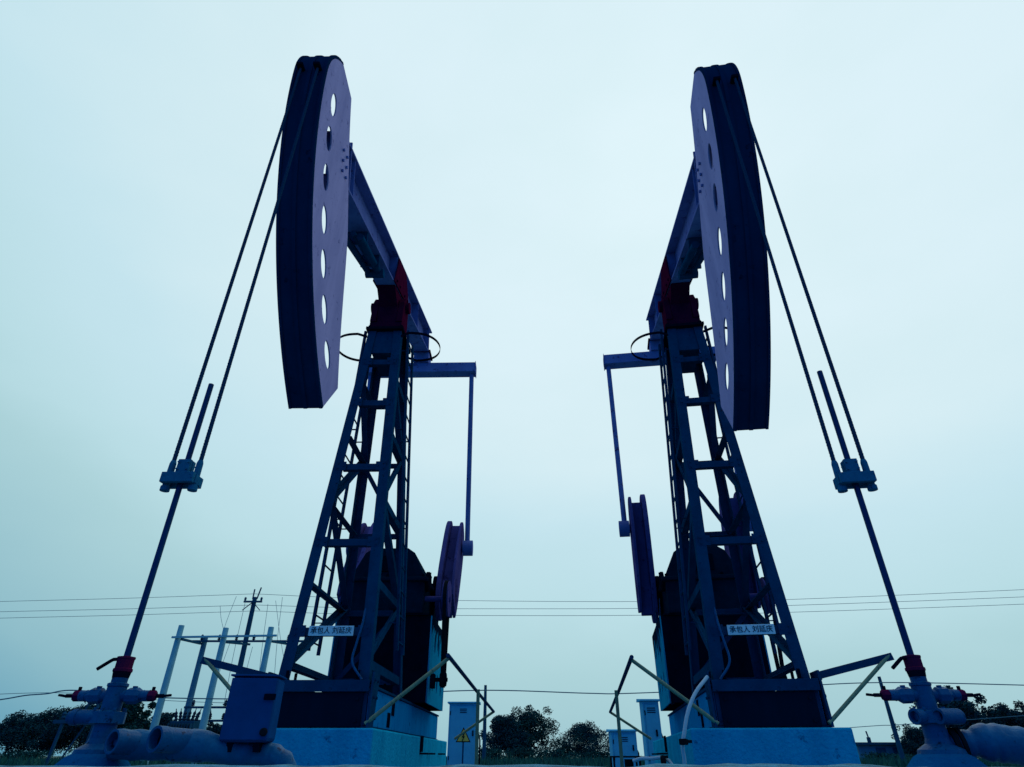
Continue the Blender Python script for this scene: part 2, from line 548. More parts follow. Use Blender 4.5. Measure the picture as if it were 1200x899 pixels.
    # cheek plates with lightening holes
    outer = [((rad(a) - 0.031) * math.cos(a), (rad(a) - 0.031) * math.sin(a)) for a in A]
    inner = []
    for k in range(25):
        a = R_(A1) - R_(A1 - A0) * k / 24
        x = abs(a - R_(mid)) / R_((A1 - A0) / 2)
        up = a > R_(mid)
        dep = 1.26 - (0.50 if up else 0.66) * x ** 1.7
        inner.append(((RA - dep) * math.cos(a), (RA - dep) * math.sin(a)))
    holes = []
    for k in range(7):
        a = R_(-29.0 + 6.8 * k)
        r = RA - 0.42 + 0.05 * abs(k - 3) / 3
        c, s_ = math.cos(a), math.sin(a)
        holes.append([(r * c + x * c - y * s_, r * s_ + x * s_ + y * c) for x, y in ngon(24, 0, 0, 0.085, 0.16)])
    for sd in (-1, 1):
        me = sheet([outer + inner] + holes, 0.016)
        me.transform(Matrix.Translation((0, 0, sd * (W - 0.012))))
        for v in me.vertices:
            v.co = bf(v.co.x, v.co.y, v.co.z)
        link('cheek_plate', me, M['cheek'], hd)
    for a in (-34.7, -22, -9, 3, 11, 21.6):
        b = MB()
        a = R_(a)
        ro, ri = rad(a) - 0.034, RA - 0.36
        p = bf(ri * math.cos(a), ri * math.sin(a), -W + 0.022)
        q = bf(ri * math.cos(a), ri * math.sin(a), W - 0.022)
        o = bf(ro * math.cos(a), ro * math.sin(a), 0) - bf(ri * math.cos(a), ri * math.sin(a), 0)
        t = V((1, 0, 0)).cross(o).normalized() * 0.012
        b.plate(p, q, o, t)
        b.build('rib', M['cheek'], hd)
    b = MB()
    b.plate(bf(3.2, 0.2, -W + 0.022), bf(3.2, 0.2, W - 0.022), bf(3.2, 0.95, 0) - bf(3.2, 0.2, 0), bf(3.22, 0, 0) - bf(3.2, 0, 0))
    for sd in (-1, 1):
        b.bolts([bf(s, t, sd * W) for s in (3.46, 3.6) for t in (0.28, 0.42, 0.56)], (sd, 0, 0), 0.02, 0.02)
    b.build('head_hinge', M['beam'], hd)
    b = MB()
    aa = R_(13.3)
    for k in (-1, 1):
        c0 = bf((RA - 0.01) * math.cos(aa), (RA - 0.01) * math.sin(aa), k * 0.092)
        o_ = bf(RA * math.cos(aa), RA * math.sin(aa), 0) - bf(0, 0, 0)
        o_.normalize()
        b.bar(c0 - V((0.035, 0, 0)), c0 + V((0.035, 0, 0)), 0.035, 0.16, o_.cross(V((1, 0, 0))))
    b.build('rope_anchor', M['dark'], hd, 0.003)
    # ---- equaliser
    ed, ez = RA + REAR * cphi, ZP + REAR * sphi
    b = MB()
    b.box(-1.22, 1.22, ed - 0.13, ed + 0.13, ez - 0.30, ez - 0.06)
    b.box(-0.17, 0.17, ed - 0.17, ed + 0.17, ez - 0.055, ez + 0.2)
    for s in (-1, 1):
        b.box(s * 1.222, s * 1.235, ed - 0.15, ed + 0.15, ez - 0.32, ez - 0.04)
    b.build('equalizer', M['beam'], root, 0.008)
    MB().box(-0.2, 0.2, ed - 0.2, ed + 0.2, ez + 0.2, ez + 0.25).build('tail_bearing', M['red'], root, 0.006)
    # ---- pitmans, cranks
    for s in (-1, 1):
        b = MB()
        b.cyl((s * 1.14, ed, ez - 0.22), (s * 1.14, wd, wz), 0.05, 14)
        b.cyl((s * 1.05, ed, ez - 0.18), (s * 1.24, ed, ez - 0.18), 0.10, 16)
        b.cyl((s * 1.06, wd, wz), (s * 1.25, wd, wz), 0.15, 20)
        b.build('pitman', M['beam'], root)
        prof = []
        for k in range(40):
            a = 2 * math.pi * k / 40
            x, y = math.cos(a), math.sin(a)
            sx = abs(x) ** 0.72 * (1 if x > 0 else -1)
            sy = abs(y) ** 0.72 * (1 if y > 0 else -1)
            prof.append((0.44 * sx, 0.62 + 1.16 * sy))

        def cf(a, bb, l):
            return V((l, CD + a * math.cos(alpha) + bb * math.sin(alpha), CZ - a * math.sin(alpha) + bb * math.cos(alpha)))
        b = MB()
        b.prism([(-0.24, -0.4), (0.24, -0.4), (0.2, 1.6), (-0.2, 1.6)], cf, (s * 0.80, s * 0.98))
        b.cyl((s * 0.70, CD, CZ), (s * 1.03, CD, CZ), 0.24, 28)
        b.cyl((s * 0.97, wd, wz), (s * 1.07, wd, wz), 0.08, 16)
        cr = b.build('crank', M['crank'], root, 0.01)
        w = MB()
        w.prism(prof, cf, (s * 0.715, s * 0.798))
        w.prism([(a * 0.97, 0.62 + (bb - 0.62) * 0.97) for a, bb in prof if bb > 0.75 or abs(a) > 0.26], cf, (s * 0.982, s * 1.03))
        w.build('counterweight', M['crank'], cr, 0.008)
    # ---- gearbox
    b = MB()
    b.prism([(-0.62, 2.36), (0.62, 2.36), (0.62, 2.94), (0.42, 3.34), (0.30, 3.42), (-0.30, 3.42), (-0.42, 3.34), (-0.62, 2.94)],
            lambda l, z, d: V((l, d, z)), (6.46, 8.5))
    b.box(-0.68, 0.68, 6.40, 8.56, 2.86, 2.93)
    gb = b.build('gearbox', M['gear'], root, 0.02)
    for s in (-1, 1):
        for d, r in ((CD, 0.27), (6.66, 0.16), (8.2, 0.2)):
            b = MB()
            b.lathe((s * 0.625, d, CZ if d == CD else 2.9), (s, 0, 0), [(r, 0), (r, 0.05), (r * 0.7, 0.07)], 24)
            b.bolts([(s * 0.675, d + r * 0.85 * math.cos(t * math.pi / 4), (CZ if d == CD else 2.9) + r * 0.85 * math.sin(t * math.pi / 4)) for t in range(8)], (s, 0, 0), 0.018, 0.02)
            b.build('bearing_cap', M['dark'], gb)
    b = MB()
    b.bolts([(x, 6.43, 2.93) for x in (-0.6, -0.3, 0, 0.3, 0.6)], (0, 0, 1), 0.022, 0.04)
    b.bolts([(s * 0.65, 6.5 + 0.2 * k, 2.93) for s in (-1, 1) for k in range(11)], (0, 0, 1), 0.022, 0.04)
    b.build('flange_bolts', M['dark'], gb)
    b = MB()
    b.box(-0.2, 0.2, 6.435, 6.458, 3.02, 3.28)
    b.build('inspection_cover', M['dark'], gb, 0.004)
    MB().cyl((0.1, 7.0, 3.42), (0.1, 7.0, 3.56), 0.05, 14).build('breather', M['dark'], gb, 0.004)
    MB().box(-0.22, 0.08, 7.6, 8.0, 3.422, 3.46).build('lifting_cover', M['dark'], gb, 0.004)
    # ---- pedestal with oval openings in its side plates
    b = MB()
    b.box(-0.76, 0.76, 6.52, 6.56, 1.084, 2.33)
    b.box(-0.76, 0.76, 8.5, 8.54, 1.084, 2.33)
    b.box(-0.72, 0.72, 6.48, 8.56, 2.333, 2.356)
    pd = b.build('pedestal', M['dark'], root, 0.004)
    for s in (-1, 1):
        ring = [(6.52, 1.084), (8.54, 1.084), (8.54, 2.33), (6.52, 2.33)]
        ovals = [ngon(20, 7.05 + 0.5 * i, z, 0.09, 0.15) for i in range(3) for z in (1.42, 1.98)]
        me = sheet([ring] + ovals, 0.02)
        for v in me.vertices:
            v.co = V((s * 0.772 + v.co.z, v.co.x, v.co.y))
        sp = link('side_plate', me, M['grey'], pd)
        rn = random.Random(11 + s)
        edge, d = [], 6.53
        while d < 8.5:
            deep = rn.uniform(0.10, 0.42)
            edge += [(d, 2.325 - rn.uniform(0.08, 0.14)), (d + 0.045, 2.325 - deep), (d + 0.07, 2.325 - deep - 0.015), (d + 0.10, 2.325 - deep * 0.8)]
            d += rn.uniform(0.12, 0.2)
        edge = [e for e in edge if e[0] < 8.53]
        me = sheet([[(8.53, 2.325), (6.53, 2.325)] + edge + [(8.53, 2.2)]], 0.002)
        for v in me.vertices:
            v.co = V((s * 0.7845 + v.co.z, v.co.x, v.co.y))
        link('oil_stain', me, M['gear'], sp)
    # ---- drive
    b = MB()
    b.lathe((0.93, 6.66, 2.62), (1, 0, 0), [(0.05, -0.02), (0.05, 0.0), (0.28, 0.0), (0.28, 0.03), (0.26, 0.05), (0.28, 0.07), (0.28, 0.10), (0.06, 0.10)], 36)
    b.cyl((0.55, 6.66, 2.62), (1.05, 6.66, 2.62), 0.045, 14)
    b.build('belt_pulley', M['crank'], root)
    b = MB()
    pts = []
    for k in range(25):
        a = R_(-8 + 196 * k / 24)
        pts.append((6.66 + 0.285 * math.cos(a), 2.62 + 0.285 * math.sin(a)))
    for k in range(13):
        a = R_(188 + 164 * k / 12)
        pts.append((6.78 + 0.105 * math.cos(a), 1.42 + 0.105 * math.sin(a)))
    for (a0, b0), (a1, b1) in zip(pts, pts[1:] + pts[:1]):
        b.bar((0.98, a0, b0), (0.98, a1, b1), 0.06, 0.016, (1, 0, 0))
    b.build('drive_belt', M['black'], root)
    b = MB()
    b.cyl((0.93, 6.78, 1.42), (1.03, 6.78, 1.42), 0.095, 20)
    b.cyl((0.70, 6.78, 1.42), (1.05, 6.78, 1.42), 0.03, 12)
    b.box(0.79, 0.85, 6.70, 6.86, 1.30, 1.50)
    b.build('motor_sheave', M['dark'], root, 0.004)
    b = MB()
    b.tube([(-0.76, 7.35, 2.6), (-0.79, 7.2, 2.1), (-0.76, 7.0, 1.5), (-0.72, 6.9, 1.09)], 0.014, 8)
    b.tube([(-0.70, 7.0, 2.7), (-0.74, 6.9, 2.3), (-0.73, 6.84, 1.6), (-0.70, 6.8, 1.09)], 0.01, 8)
    b.build('brake_rod', M['steel'], root)
    # ---- outriggers and the rail they carry
    for s in (-1, 1):
        inner = (s > 0) == (loc[0] < 0)
        b = MB()
        if not inner:
            b.ell((s * 0.60, 3.74, 1.19), (s * 1.42, 3.74, 1.37), (0, 1, 0), (0, 0, -1), 0.075, 0.01)
        b.build('bracket_arm', M['steel'], root) if not inner else b.bm.free()
        b = MB()
        b.cyl((s * 0.56, 3.62, 0.69), (s * 1.40, 3.76, 1.345), 0.021, 12)
        b.build('bracket_brace', M['yellow'], root)
        if inner:
            MB().tube([(s * 1.40, 3.70, 1.37), (s * 1.53, 6.3, 1.24), (s * 1.68, 9.0, 1.10)], 0.024, 12).build('guard_rail', M['steel'], root)
            MB().cyl((s * 1.68, 9.0, 1.10), (s * 0.98, 8.9, 0.66), 0.022, 12).build('bracket_brace', M['yellow'], root)
            MB().ell((s * 1.55, 6.25, 0.0), (s * 1.55, 6.25, 1.24), (s, 0, 0), (0, 1, 0), 0.05, 0.006).build('rail_post', M['yellow'], root)
    # conduit up the front leg
    s = 1 if loc[0] > 0 else -1
    pts = [(-s * 0.46, 3.66, 1.12), (-s * 0.52 + s * 0.2, 3.70, 1.3), (-s * 0.33, 3.74, 1.5), (-s * 0.36, 3.80, 1.75), (-s * 0.36, 3.9, 2.1)]
    MB().tube(smooth_path([V(p) for p in pts], 6), 0.014, 8).build('conduit', M['well'], root)
    return root, phi


def smooth_path(p, n):
    """Catmull-Rom through the points"""
    out = []
    q = [p[0] * 2 - p[1]] + list(p) + [p[-1] * 2 - p[-2]]
    for i in range(1, len(q) - 2):
        a, b, c, d = q[i - 1:i + 3]
        for k in range(n):
            t = k / n
            out.append(0.5 * (2 * b + (c - a) * t + (2 * a - 5 * b + 4 * c - d) * t * t + (3 * b - a - 3 * c + d) * t ** 3))
    out.append(p[-1])
    return out


def rope(pts, r, lay=0.16, lobes=6, seg=24):
    """stranded wire rope: a lobed section turning along the path"""
    fine = [pts[0]]
    for p, q in zip(pts, pts[1:]):
        n = max(1, int((q - p).length / 0.02))
        fine += [p + (q - p) * ((i + 1) / n) for i in range(n)]
    m = MB()
    bm = m.bm
    s = V((1, 0, 0))
    rings, run = [], 0.0
    for i, p in enumerate(fine):
        t = (fine[min(i + 1, len(fine) - 1)] - fine[max(i - 1, 0)]).normalized()
        s = (s - t * s.dot(t)).normalized()
        u = s.cross(t)
        if i:
            run += (p - fine[i - 1]).length
        tw = run / lay * 2 * math.pi
        ring = []
        for k in range(seg):
            a = 2 * math.pi * k / seg
            rr = r * (0.90 + 0.13 * abs(math.cos(lobes * a / 2)))
            ring.append(bm.verts.new(p + (s * math.cos(a + tw) + u * math.sin(a + tw)) * rr))
        rings.append(ring)
    for A, B in zip(rings, rings[1:]):
        for k in range(seg):
            bm.faces.new((A[k], A[(k + 1) % seg], B[(k + 1) % seg], B[k])).smooth = True
    bm.faces.new(rings[0])
    bm.faces.new(rings[-1])
    return m


def make_hanger(loc, yaw, phi, label, zbar):
    """bridle ropes wrapped on the head face, hanging down to the carrier bar"""
    root = empty('rope_hanger', loc, -yaw)
    tag(root, label, 'rope hanger', 'bridle rope hangers')
    for s in (-1, 1):
        pts = []
        for k in range(31):
            a = R_(13.5) - phi
            th = max(a, 0.0) * (1 - k / 30)
            pts.append(V((s * 0.092, RA - (RA + 0.003) * math.cos(th), ZP + (RA + 0.003) * math.sin(th))))
        if a <= 0:
            pts = [V((s * 0.092, -0.003, ZP + RA * math.sin(a)))]
        pts += [V((s * 0.092, -0.003, ZP - 1 - i * (ZP - 1 - zbar) / 6)) for i in range(7)]
        rope(pts, 0.0145).build('wire_rope', M['rope'], root)
        b = MB()
        b.lathe((s * 0.092, -0.003, zbar + 0.16), (0, 0, -1), [(0.016, 0.02), (0.021, 0.04), (0.023, 0.2), (0.03, 0.205), (0.03, 0.235)], 12)
        b.build('rope_socket', M['galv'], root)
    b = MB()
    for e in (-0.075, 0.032):
        b.box(-0.108, 0.108, e + 0.006, e + 0.037, zbar - 0.035, zbar + 0.035)
    for e in (-0.113, 0.097):
        b.box(e, e + 0.016, -0.037, 0.037, zbar - 0.03, zbar + 0.03)
    b.build('carrier_bar', M['galv'], root, 0.004)
    return root


def make_rod(loc, yaw, zbar, ztop, label):
    root = empty('polished_rod', loc, -yaw)
    tag(root, label, 'polished rod', 'polished rods')
    b = MB()
    b.cyl((0, 0, 0.70), (0, 0, zbar + ztop), 0.0185, 16)
    b.build('rod', M['rod'], root)
    b = MB()
    b.box(-0.042, 0.042, -0.036, -0.003, zbar + 0.04, zbar + 0.14)
    b.box(-0.042, 0.042, 0.003, 0.036, zbar + 0.04, zbar + 0.14)
    for x in (-0.031, 0.031):
        for z in (0.065, 0.115):
            b.cyl((x, -0.05, zbar + z), (x, 0.05, zbar + z), 0.007, 6)
    b.build('rod_clamp', M['galv'], root, 0.003)
    return root


def make_foundation(loc, yaw, l0, l1, label):
    root = empty('concrete_foundation', loc, -yaw)
    tag(root, label, 'foundation', 'concrete foundations')
    b = MB()
    segs = [(3.48, 5.55), (5.556, 7.9), (7.906, 10.3)]
    for a, c in segs:
        b.box(l0, l1, a, c, -0.3, 0.648)
    b.build('block', M['concrete'], root, 0.018)
    inner = l1 if loc[0] < 0 else l0
    s = 1 if inner > 0 else -1
    for d, z in ((6.9, 0.43), (7.7, 0.43), (9.1, 0.43)):
        MB().tube([(inner - s * 0.03, d - 0.14, z), (inner + s * 0.08, d - 0.14, z), (inner + s * 0.09, d + 0.14, z), (inner - s * 0.03, d + 0.14, z)], 0.012, 8).build('lifting_loop', M['dark'], root)
    b = MB()
    for d in (6.75,):
        b.box(inner + s * 0.002, inner + s * 0.025, d, d + 0.18, 0.45, 0.66)
    b.build('clamp_plate', M['dark'], root, 0.003)
    return root


# ------------------------------------------------------------------ wellheads
def make_wellhead(loc, label, mirror):
    root = empty('wellhead', loc)
    tag(root, label, 'wellhead', 'wellheads')
    q = mirror
    b = MB()
    b.lathe((0, 0, -0.05), (0, 0, 1), [(0.13, 0.40), (0.11, 0.478), (0.066, 0.505), (0.058, 0.53), (0.056, 0.60)], 32)
    b.build('casing_head', M['well'], root)
    MB().lathe((0, 0, -0.05), (0, 0, 1), [(0.30, 0), (0.29, 0.25), (0.235, 0.345), (0.14, 0.445), (0.085, 0.475)], 32).build('cement_cone', M['cone'], root)
    z = 0.578
    b = MB()
    b.lathe((0, 0, z - 0.032), (0, 0, 1), [(0.06, 0), (0.088, 0.003), (0.088, 0.058), (0.06, 0.062)], 8, True, False)
    if q < 0:
        b.cyl((-0.165, -0.035, z), (0.05, -0.035, z), 0.036, 20)
        b.lathe((-0.17, -0.035, z), (-1, 0, 0), [(0.04, -0.03), (0.04, 0.0), (0.03, 0.006), (0.03, 0.02), (0.0, 0.024)], 20)
    else:
        b.cyl((-0.10, -0.02, z), (0.135, -0.02, z), 0.038, 20)
        for x, y in ((-0.115, -0.05), (-0.02, -0.10)):
            b.lathe((x, y, z), (0.85, 0.3, 0), [(0.0, 0.04), (0.024, 0.04), (0.026, 0), (0.038, 0), (0.038, 0.15)], 24)
    b.bolts([(0.074 * math.cos(k * math.pi / 4), 0.074 * math.sin(k * math.pi / 4), z + 0.03) for k in range(8)], (0, 0, 1), 0.009, 0.016)
    b.build('tee_flange', M['well'], root, 0.003)
    b = MB()
    b.lathe((0, 0, 0.60), (0, 0, 1), [(0.05, 0), (0.05, 0.125), (0.041, 0.135), (0.041, 0.21)], 28)
    b.build('tubing_column', M['well'], root)
    # the cross: two gate valves, their red glands and handles
    for s in (-1, 1):
        z = 0.683
        b = MB()
        b.cyl((s * 0.03, 0, z), (s * 0.19, 0, z), 0.028, 20)
        b.lathe((s * 0.065, 0, z), (s, 0, 0), [(0.03, 0), (0.04, 0.008), (0.042, 0.06), (0.03, 0.08)], 8, True, False)
        b.lathe((s * 0.155, 0, z), (s, 0, 0), [(0.03, 0), (0.024, 0.02), (0.02, 0.045)], 18)
        b.cyl((s * 0.10, 0, z), (s * 0.10, 0, z + 0.048), 0.013, 10)
        v = b.build('side_valve', M['well'], root, 0.003)
        MB().lathe((s * 0.186, 0, z), (s, 0, 0), [(0.018, 0), (0.028, 0.006), (0.028, 0.036), (0.016, 0.044)], 8, True, False).build('gland_nut', M['nut'], v, 0.002)
        b = MB()
        b.cyl((s * 0.23, 0, z), (s * 0.27, 0, z), 0.010, 10)
        b.bar((s * 0.255, -0.01, z - 0.004), (s * 0.31, 0.005, z + 0.004), 0.022, 0.012)
        b.build('valve_handle', M['dark'], v, 0.002)
        MB().bar((s * 0.205, 0, z + 0.02), (s * 0.205, 0, z + 0.045), 0.014, 0.014).build('locking_pin', M['dark'], v, 0.002)
    b = MB()
    b.lathe((0, 0, 0.725), (0, 0, 1), [(0.045, 0), (0.054, 0.004), (0.054, 0.018), (0.045, 0.022)], 24)
    b.build('collar', M['well'], root, 0.002)
    MB().lathe((0, 0, 0.772), (0, 0, 1), [(0.042, 0), (0.046, 0.028)], 24).build('stuffing_box', M['dark'], root)
    b = MB()
    b.lathe((0, 0, 0.80), (0, 0, 1), [(0.044, 0), (0.05, 0.004), (0.05, 0.018), (0.044, 0.022), (0.044, 0.066), (0.047, 0.07), (0.047, 0.08), (0.024, 0.084)], 12, True, False)
    g = b.build('stuffing_gland', M['nut'], root, 0.003)
    MB().tube([(-0.04, -0.01, 0.868), (-0.065, -0.012, 0.866), (-0.08, -0.014, 0.856), (-0.135, -0.02, 0.815)], 0.0095, 10).build('gland_handle', M['dark'], g)
    return root


# ------------------------------------------------------------------ build the two machines
LL, LYAW = V((-2.2, 3.74, 0)), 0.02
RL, RYAW = V((2.25, 3.69, 0)), 0.14
_, PHL = make_pumpjack(LL, LYAW, R_(32), 'left oil pumpjack, its head between two ropes on the side of the four pale poles')
_, PHR = make_pumpjack(RL, RYAW, R_(-8), 'right oil pumpjack, its base next to the white hose, head dipped lower')
print('beam dips', math.degrees(PHL), math.degrees(PHR))
make_hanger(LL, LYAW, PHL, 'pair of bridle ropes with carrier bar hanging from the left pumpjack head', 1.96)
make_hanger(RL, RYAW, PHR, 'pair of bridle ropes with carrier bar hanging from the right pumpjack head', 1.94)
make_rod(LL, LYAW, 1.96, 0.75, 'thin steel polished rod rising from the wellhead beside the blue box')
make_rod(RL, RYAW, 1.94, 0.85, 'thin steel polished rod rising from the wellhead with the fat bulging pipe')
make_foundation(LL, LYAW, -0.84, 0.69, 'long weathered concrete block under the left pumpjack, behind the blue box')
make_foundation(RL, RYAW, -0.88, 0.73, 'long weathered concrete block under the right pumpjack, white hose down its side')
make_wellhead(LL, 'blue wellhead with red gland, left well with two open pipe ends at its foot', -1)
make_wellhead(RL, 'blue wellhead with red gland, right well joined to the fat lagged pipe', 1)

# ---- left flow line: lagged pipe running from the wellhead to the right, elbow down
fl = empty('flow_pipe', at(150, 880, 3.75).to_tuple())
tag(fl, 'wrapped blue pipe with two open stubs leading from left wellhead under blue box', 'pipe', 'wellhead flow pipes')
O = fl.location.copy()
pts = [at(133, 872, 3.66), at(165, 873, 3.68), at(200, 873, 3.7), at(240, 875, 3.74), at(280, 883, 3.82), at(310, 884, 3.86), at(326, 889, 3.87), at(334, 901, 3.88), at(337, 925, 3.88)]
pp = smooth_path(pts, 10)
MB().tube([p - O for p in pp], 0.062, 22, True, lambda t: 0.07 + 0.003 * math.sin(t * 40) * (t > .3) + 0.0025 * math.sin(t * 73) + 0.006 * math.exp(-((t - 0.3) / 0.05) ** 2) - 0.012 / (1 + math.exp(-(t - 0.45) * 40))).build('lagging', M['lag'], fl)
for px, py, r in ((131, 869, 0.056), (181, 866, 0.06)):
    p = at(px, py, 3.54) - O
    q = p + V((0.11, 0.2, -0.01))
    b = MB()
    b.lathe(p, q - p, [(r * 0.74, 0.10), (r * 0.76, 0.004), (r * 0.8, 0), (r, 0), (r, 0.05), (r * 0.96, 0.06), (r * 0.96, 0.2), (r * 1.03, 0.215), (r * 1.03, 0.27)], 28, False)
    MB().cyl(p + (q - p).normalized() * 0.05, p + (q - p).normalized() * 0.055, r * 0.75, 28).build('bore_shade', M['dark'], fl)  # black disc, painted shade for the inside of the open stub
    if px < 150:
        b.cyl(p + (q - p).normalized() * 0.03, p + (q - p).normalized() * 0.06, 0.016, 10)
    b.build('open_stub', M['well'], fl)

# ---- blue junction box standing on the pipe
c = at(289, 869, 3.80)
jb = empty('junction_box', c, R_(6))
tag(jb, 'blue steel box with dark latch standing on the lagged pipe', 'junction box')
MB().box(-0.128, 0.128, -0.08, 0.10, -0.005, 0.31).build('case', M['box'], jb, 0.02)
MB().box(-0.133, 0.133, -0.088, 0.106, 0.312, 0.322).build('lid', M['box'], jb, 0.003)
MB().box(-0.122, 0.122, -0.086, -0.0815, 0.006, 0.303).build('door', M['box'], jb, 0.003)
MB().box(0.07, 0.132, -0.10, -0.088, 0.195, 0.225).build('latch', M['dark'], jb, 0.003)
MB().lathe((0.102, -0.087, 0.042), (0, -1, 0), [(0.02, 0), (0.02, 0.014), (0.014, 0.018)], 18).build('cable_gland', M['black'], jb)
for x in (-0.07, 0.07):
    MB().box(x - 0.015, x + 0.015, -0.06, 0.08, -0.05, -0.006).build('mount_foot', M['dark'], jb)

# ---- right flow line: fat wrapped pipe with a black clamp
fr = empty('flow_pipe', at(1100, 872, 3.7).to_tuple())
tag(fr, 'fat bulging blue lagged pipe leaving the right wellhead, black clamp ring', 'pipe', 'wellhead flow pipes')
O = fr.location.copy()
pts = [at(1092, 872, 3.72), at(1112, 874, 3.7), at(1130, 872, 3.68), at(1150, 870, 3.66), at(1172, 871, 3.64), at(1200, 875, 3.62), at(1235, 880, 3.6), at(1290, 890, 3.58)]
pp = smooth_path(pts, 10)
MB().tube([p - O for p in pp], 0.1, 26, True, lambda t: (0.056 if t < 0.2 else 0.062 + 0.026 * (0.5 - 0.5 * math.cos(math.pi * min(1, max(0, (t - 0.33) / 0.15))))) + 0.0022 * math.sin(t * 47) + 0.0018 * math.sin(t * 83)).build('lagging', M['lag'], fr)
p = pp[12] - O
dd = (pp[13] - pp[11]).normalized()
MB().lathe(p, dd, [(0.056, 0), (0.082, 0.0), (0.082, 0.024), (0.056, 0.024)], 26).lathe(p + dd * 0.034, dd, [(0.056, 0), (0.08, 0.0), (0.08, 0.018), (0.056, 0.018)], 26).build('clamp_ring', M['black'], fr, 0.003)

# ---- hoses by the right foundation
pts = [at(829, 793, 7.25), at(815, 812, 7.15), at(806, 835, 7.1), at(802, 858, 7.08), at(800, 875, 7.08), at(802, 890, 7.1), at(803, 905, 7.12)]
o = MB().tube(smooth_path(pts, 8), 0.019, 14).build('hose', M['hose'])
tag(o, 'pale hose hanging in a curve from the right pumpjack base', 'hose', 'pale hoses')
pts = [at(742, 892, 8.2), at(752, 889, 8.15), at(765, 889, 8.1), at(776, 888, 8.05), at(785, 893, 8.0), at(792, 905, 7.9)]
o = MB().tube(smooth_path(pts, 8), 0.019, 14).build('hose', M['hose'])
tag(o, 'short pale hose arching along the ground beside the small black rack', 'hose', 'pale hoses')
for k, (px, py, y) in enumerate(((801, 869, 7.02), (774, 887, 7.98))):
    o = MB()
    o.lathe(at(px, py, y) - V((0.0, 0, 0.03)), (0, 0, 1) if k == 0 else (1, 0, 0), [(0.03, 0), (0.046, 0.004), (0.046, 0.05), (0.03, 0.054)], 16)
    o.cyl(at(px, py, y) + V((0.03, -0.01, 0)), at(px, py, y) + V((0.08, -0.02, 0)), 0.014, 8)
    tag(o.build('hose_clamp', M['black']), ('black clamp on the hanging pale hose', 'black clamp on the short arching ground hose')[k], 'clamp', 'hose clamps')

# ---- black rack
c = at(733, 893, 10.5)
c.z = 0
b = MB()
w, t = 0.19, c.z
for x in (-w, w):
    for y in (-0.15, 0.15):
        b.bar((x, y, 0), (x, y, 0.40), 0.025, 0.025)
for z in (0.22, 0.39):
    for y in (-0.15, 0.15):
        b.bar((-w, y, z), (w, y, z), 0.022, 0.022)
    for x in (-w, w):
        b.bar((x, -0.15, z), (x, 0.15, z), 0.022, 0.022)
b.box(0.0, 0.1, -0.1, 0.1, 0.23, 0.36)
o = b.build('metal_rack', M['black'], None, 0.0, c)
tag(o, 'small black metal rack below the guard post of the right pumpjack', 'rack')


# ---- cabinets
def cabinet(px0, px1, ytop, y, dep, label, sign=False, legs=False):
    p, q = at(px0, ytop, y), at(px1, ytop, y)
    w, h = (q.x - p.x), p.z
    root = empty('electric_cabinet', ((p.x + q.x) / 2, y + dep / 2, 0))
    tag(root, label, 'cabinet', 'electric cabinets')
    MB().box(-w / 2, w / 2, -dep / 2, dep / 2, 0.0, h - 0.05).build('case', M['cabinet'], root, 0.01)
    MB().hexa([V((-w / 2 - 0.06, -dep / 2 - 0.07, h - 0.048)), V((w / 2 + 0.06, -dep / 2 - 0.07, h - 0.048)), V((w / 2 + 0.06, dep / 2 + 0.06, h - 0.048)), V((-w / 2 - 0.06, dep / 2 + 0.06, h - 0.048)),
               V((-w / 2 - 0.05, -dep / 2 - 0.06, h - 0.01)), V((w / 2 + 0.05, -dep / 2 - 0.06, h - 0.01)), V((w / 2 + 0.05, dep / 2 + 0.05, h + 0.03)), V((-w / 2 - 0.05, dep / 2 + 0.05, h + 0.03))]).build('roof', M['cabinet'], root, 0.006)
    b = MB()
    b.box(-w / 2 + 0.05, w / 2 - 0.05, -dep / 2 - 0.018, -dep / 2 - 0.003, 0.12, h - 0.12)
    d = b.build('door', M['cabinet'], root, 0.006)
    b = MB()
    b.box(w / 2 - 0.14, w / 2 - 0.10, -dep / 2 - 0.045, -dep / 2 - 0.02, h * 0.5, h * 0.5 + 0.14)
    b.build('handle', M['dark'], d, 0.004)
    b = MB()
    for k in range(3):
        b.box(-0.1, 0.1, -dep / 2 - 0.024, -dep / 2 - 0.019, h - 0.30 + 0.045 * k, h - 0.28 + 0.045 * k)
    b.build('vent_slots', M['dark'], d)
    for z in (0.3, h - 0.35):
        MB().cyl((-w / 2 + 0.045, -dep / 2 - 0.012, z), (-w / 2 + 0.045, -dep / 2 - 0.012, z + 0.1), 0.014, 8).build('hinge', M['dark'], root)
    MB().box(-w / 2 - 0.03, w / 2 + 0.03, -dep / 2 - 0.03, dep / 2 + 0.03, -0.1, 0.08).build('plinth', M['concrete'], root, 0.01)
    MB().tube([(w / 2 + 0.02, 0, h * 0.55), (w / 2 + 0.07, 0, h * 0.45), (w / 2 + 0.07, 0, 0.05)], 0.022, 8).build('conduit', M['dark'], root)
    if sign:
        return root, -dep / 2 - 0.02
    return root


cab, face = cabinet(527, 560, 822, 20, 0.7, 'pale electric cabinet with small roof behind left pumpjack, yellow lightning sign in front', True)
cabinet(716, 745, 855, 20, 0.6, 'low pale electric cabinet behind the black rack, by the guard post')
cabinet(752, 771, 819, 16.5, 0.4, 'slim tall pale electric cabinet behind the right pumpjack pedestal')

# ---- warning sign: yellow triangle with black border and bolt, on a short post
sc_ = at(543, 863, 19.2)
ws = empty('warning_sign', (sc_.x, sc_.y, 0))
tag(ws, 'yellow triangular lightning warning sign with black border', 'warning sign')
hz = sc_.z


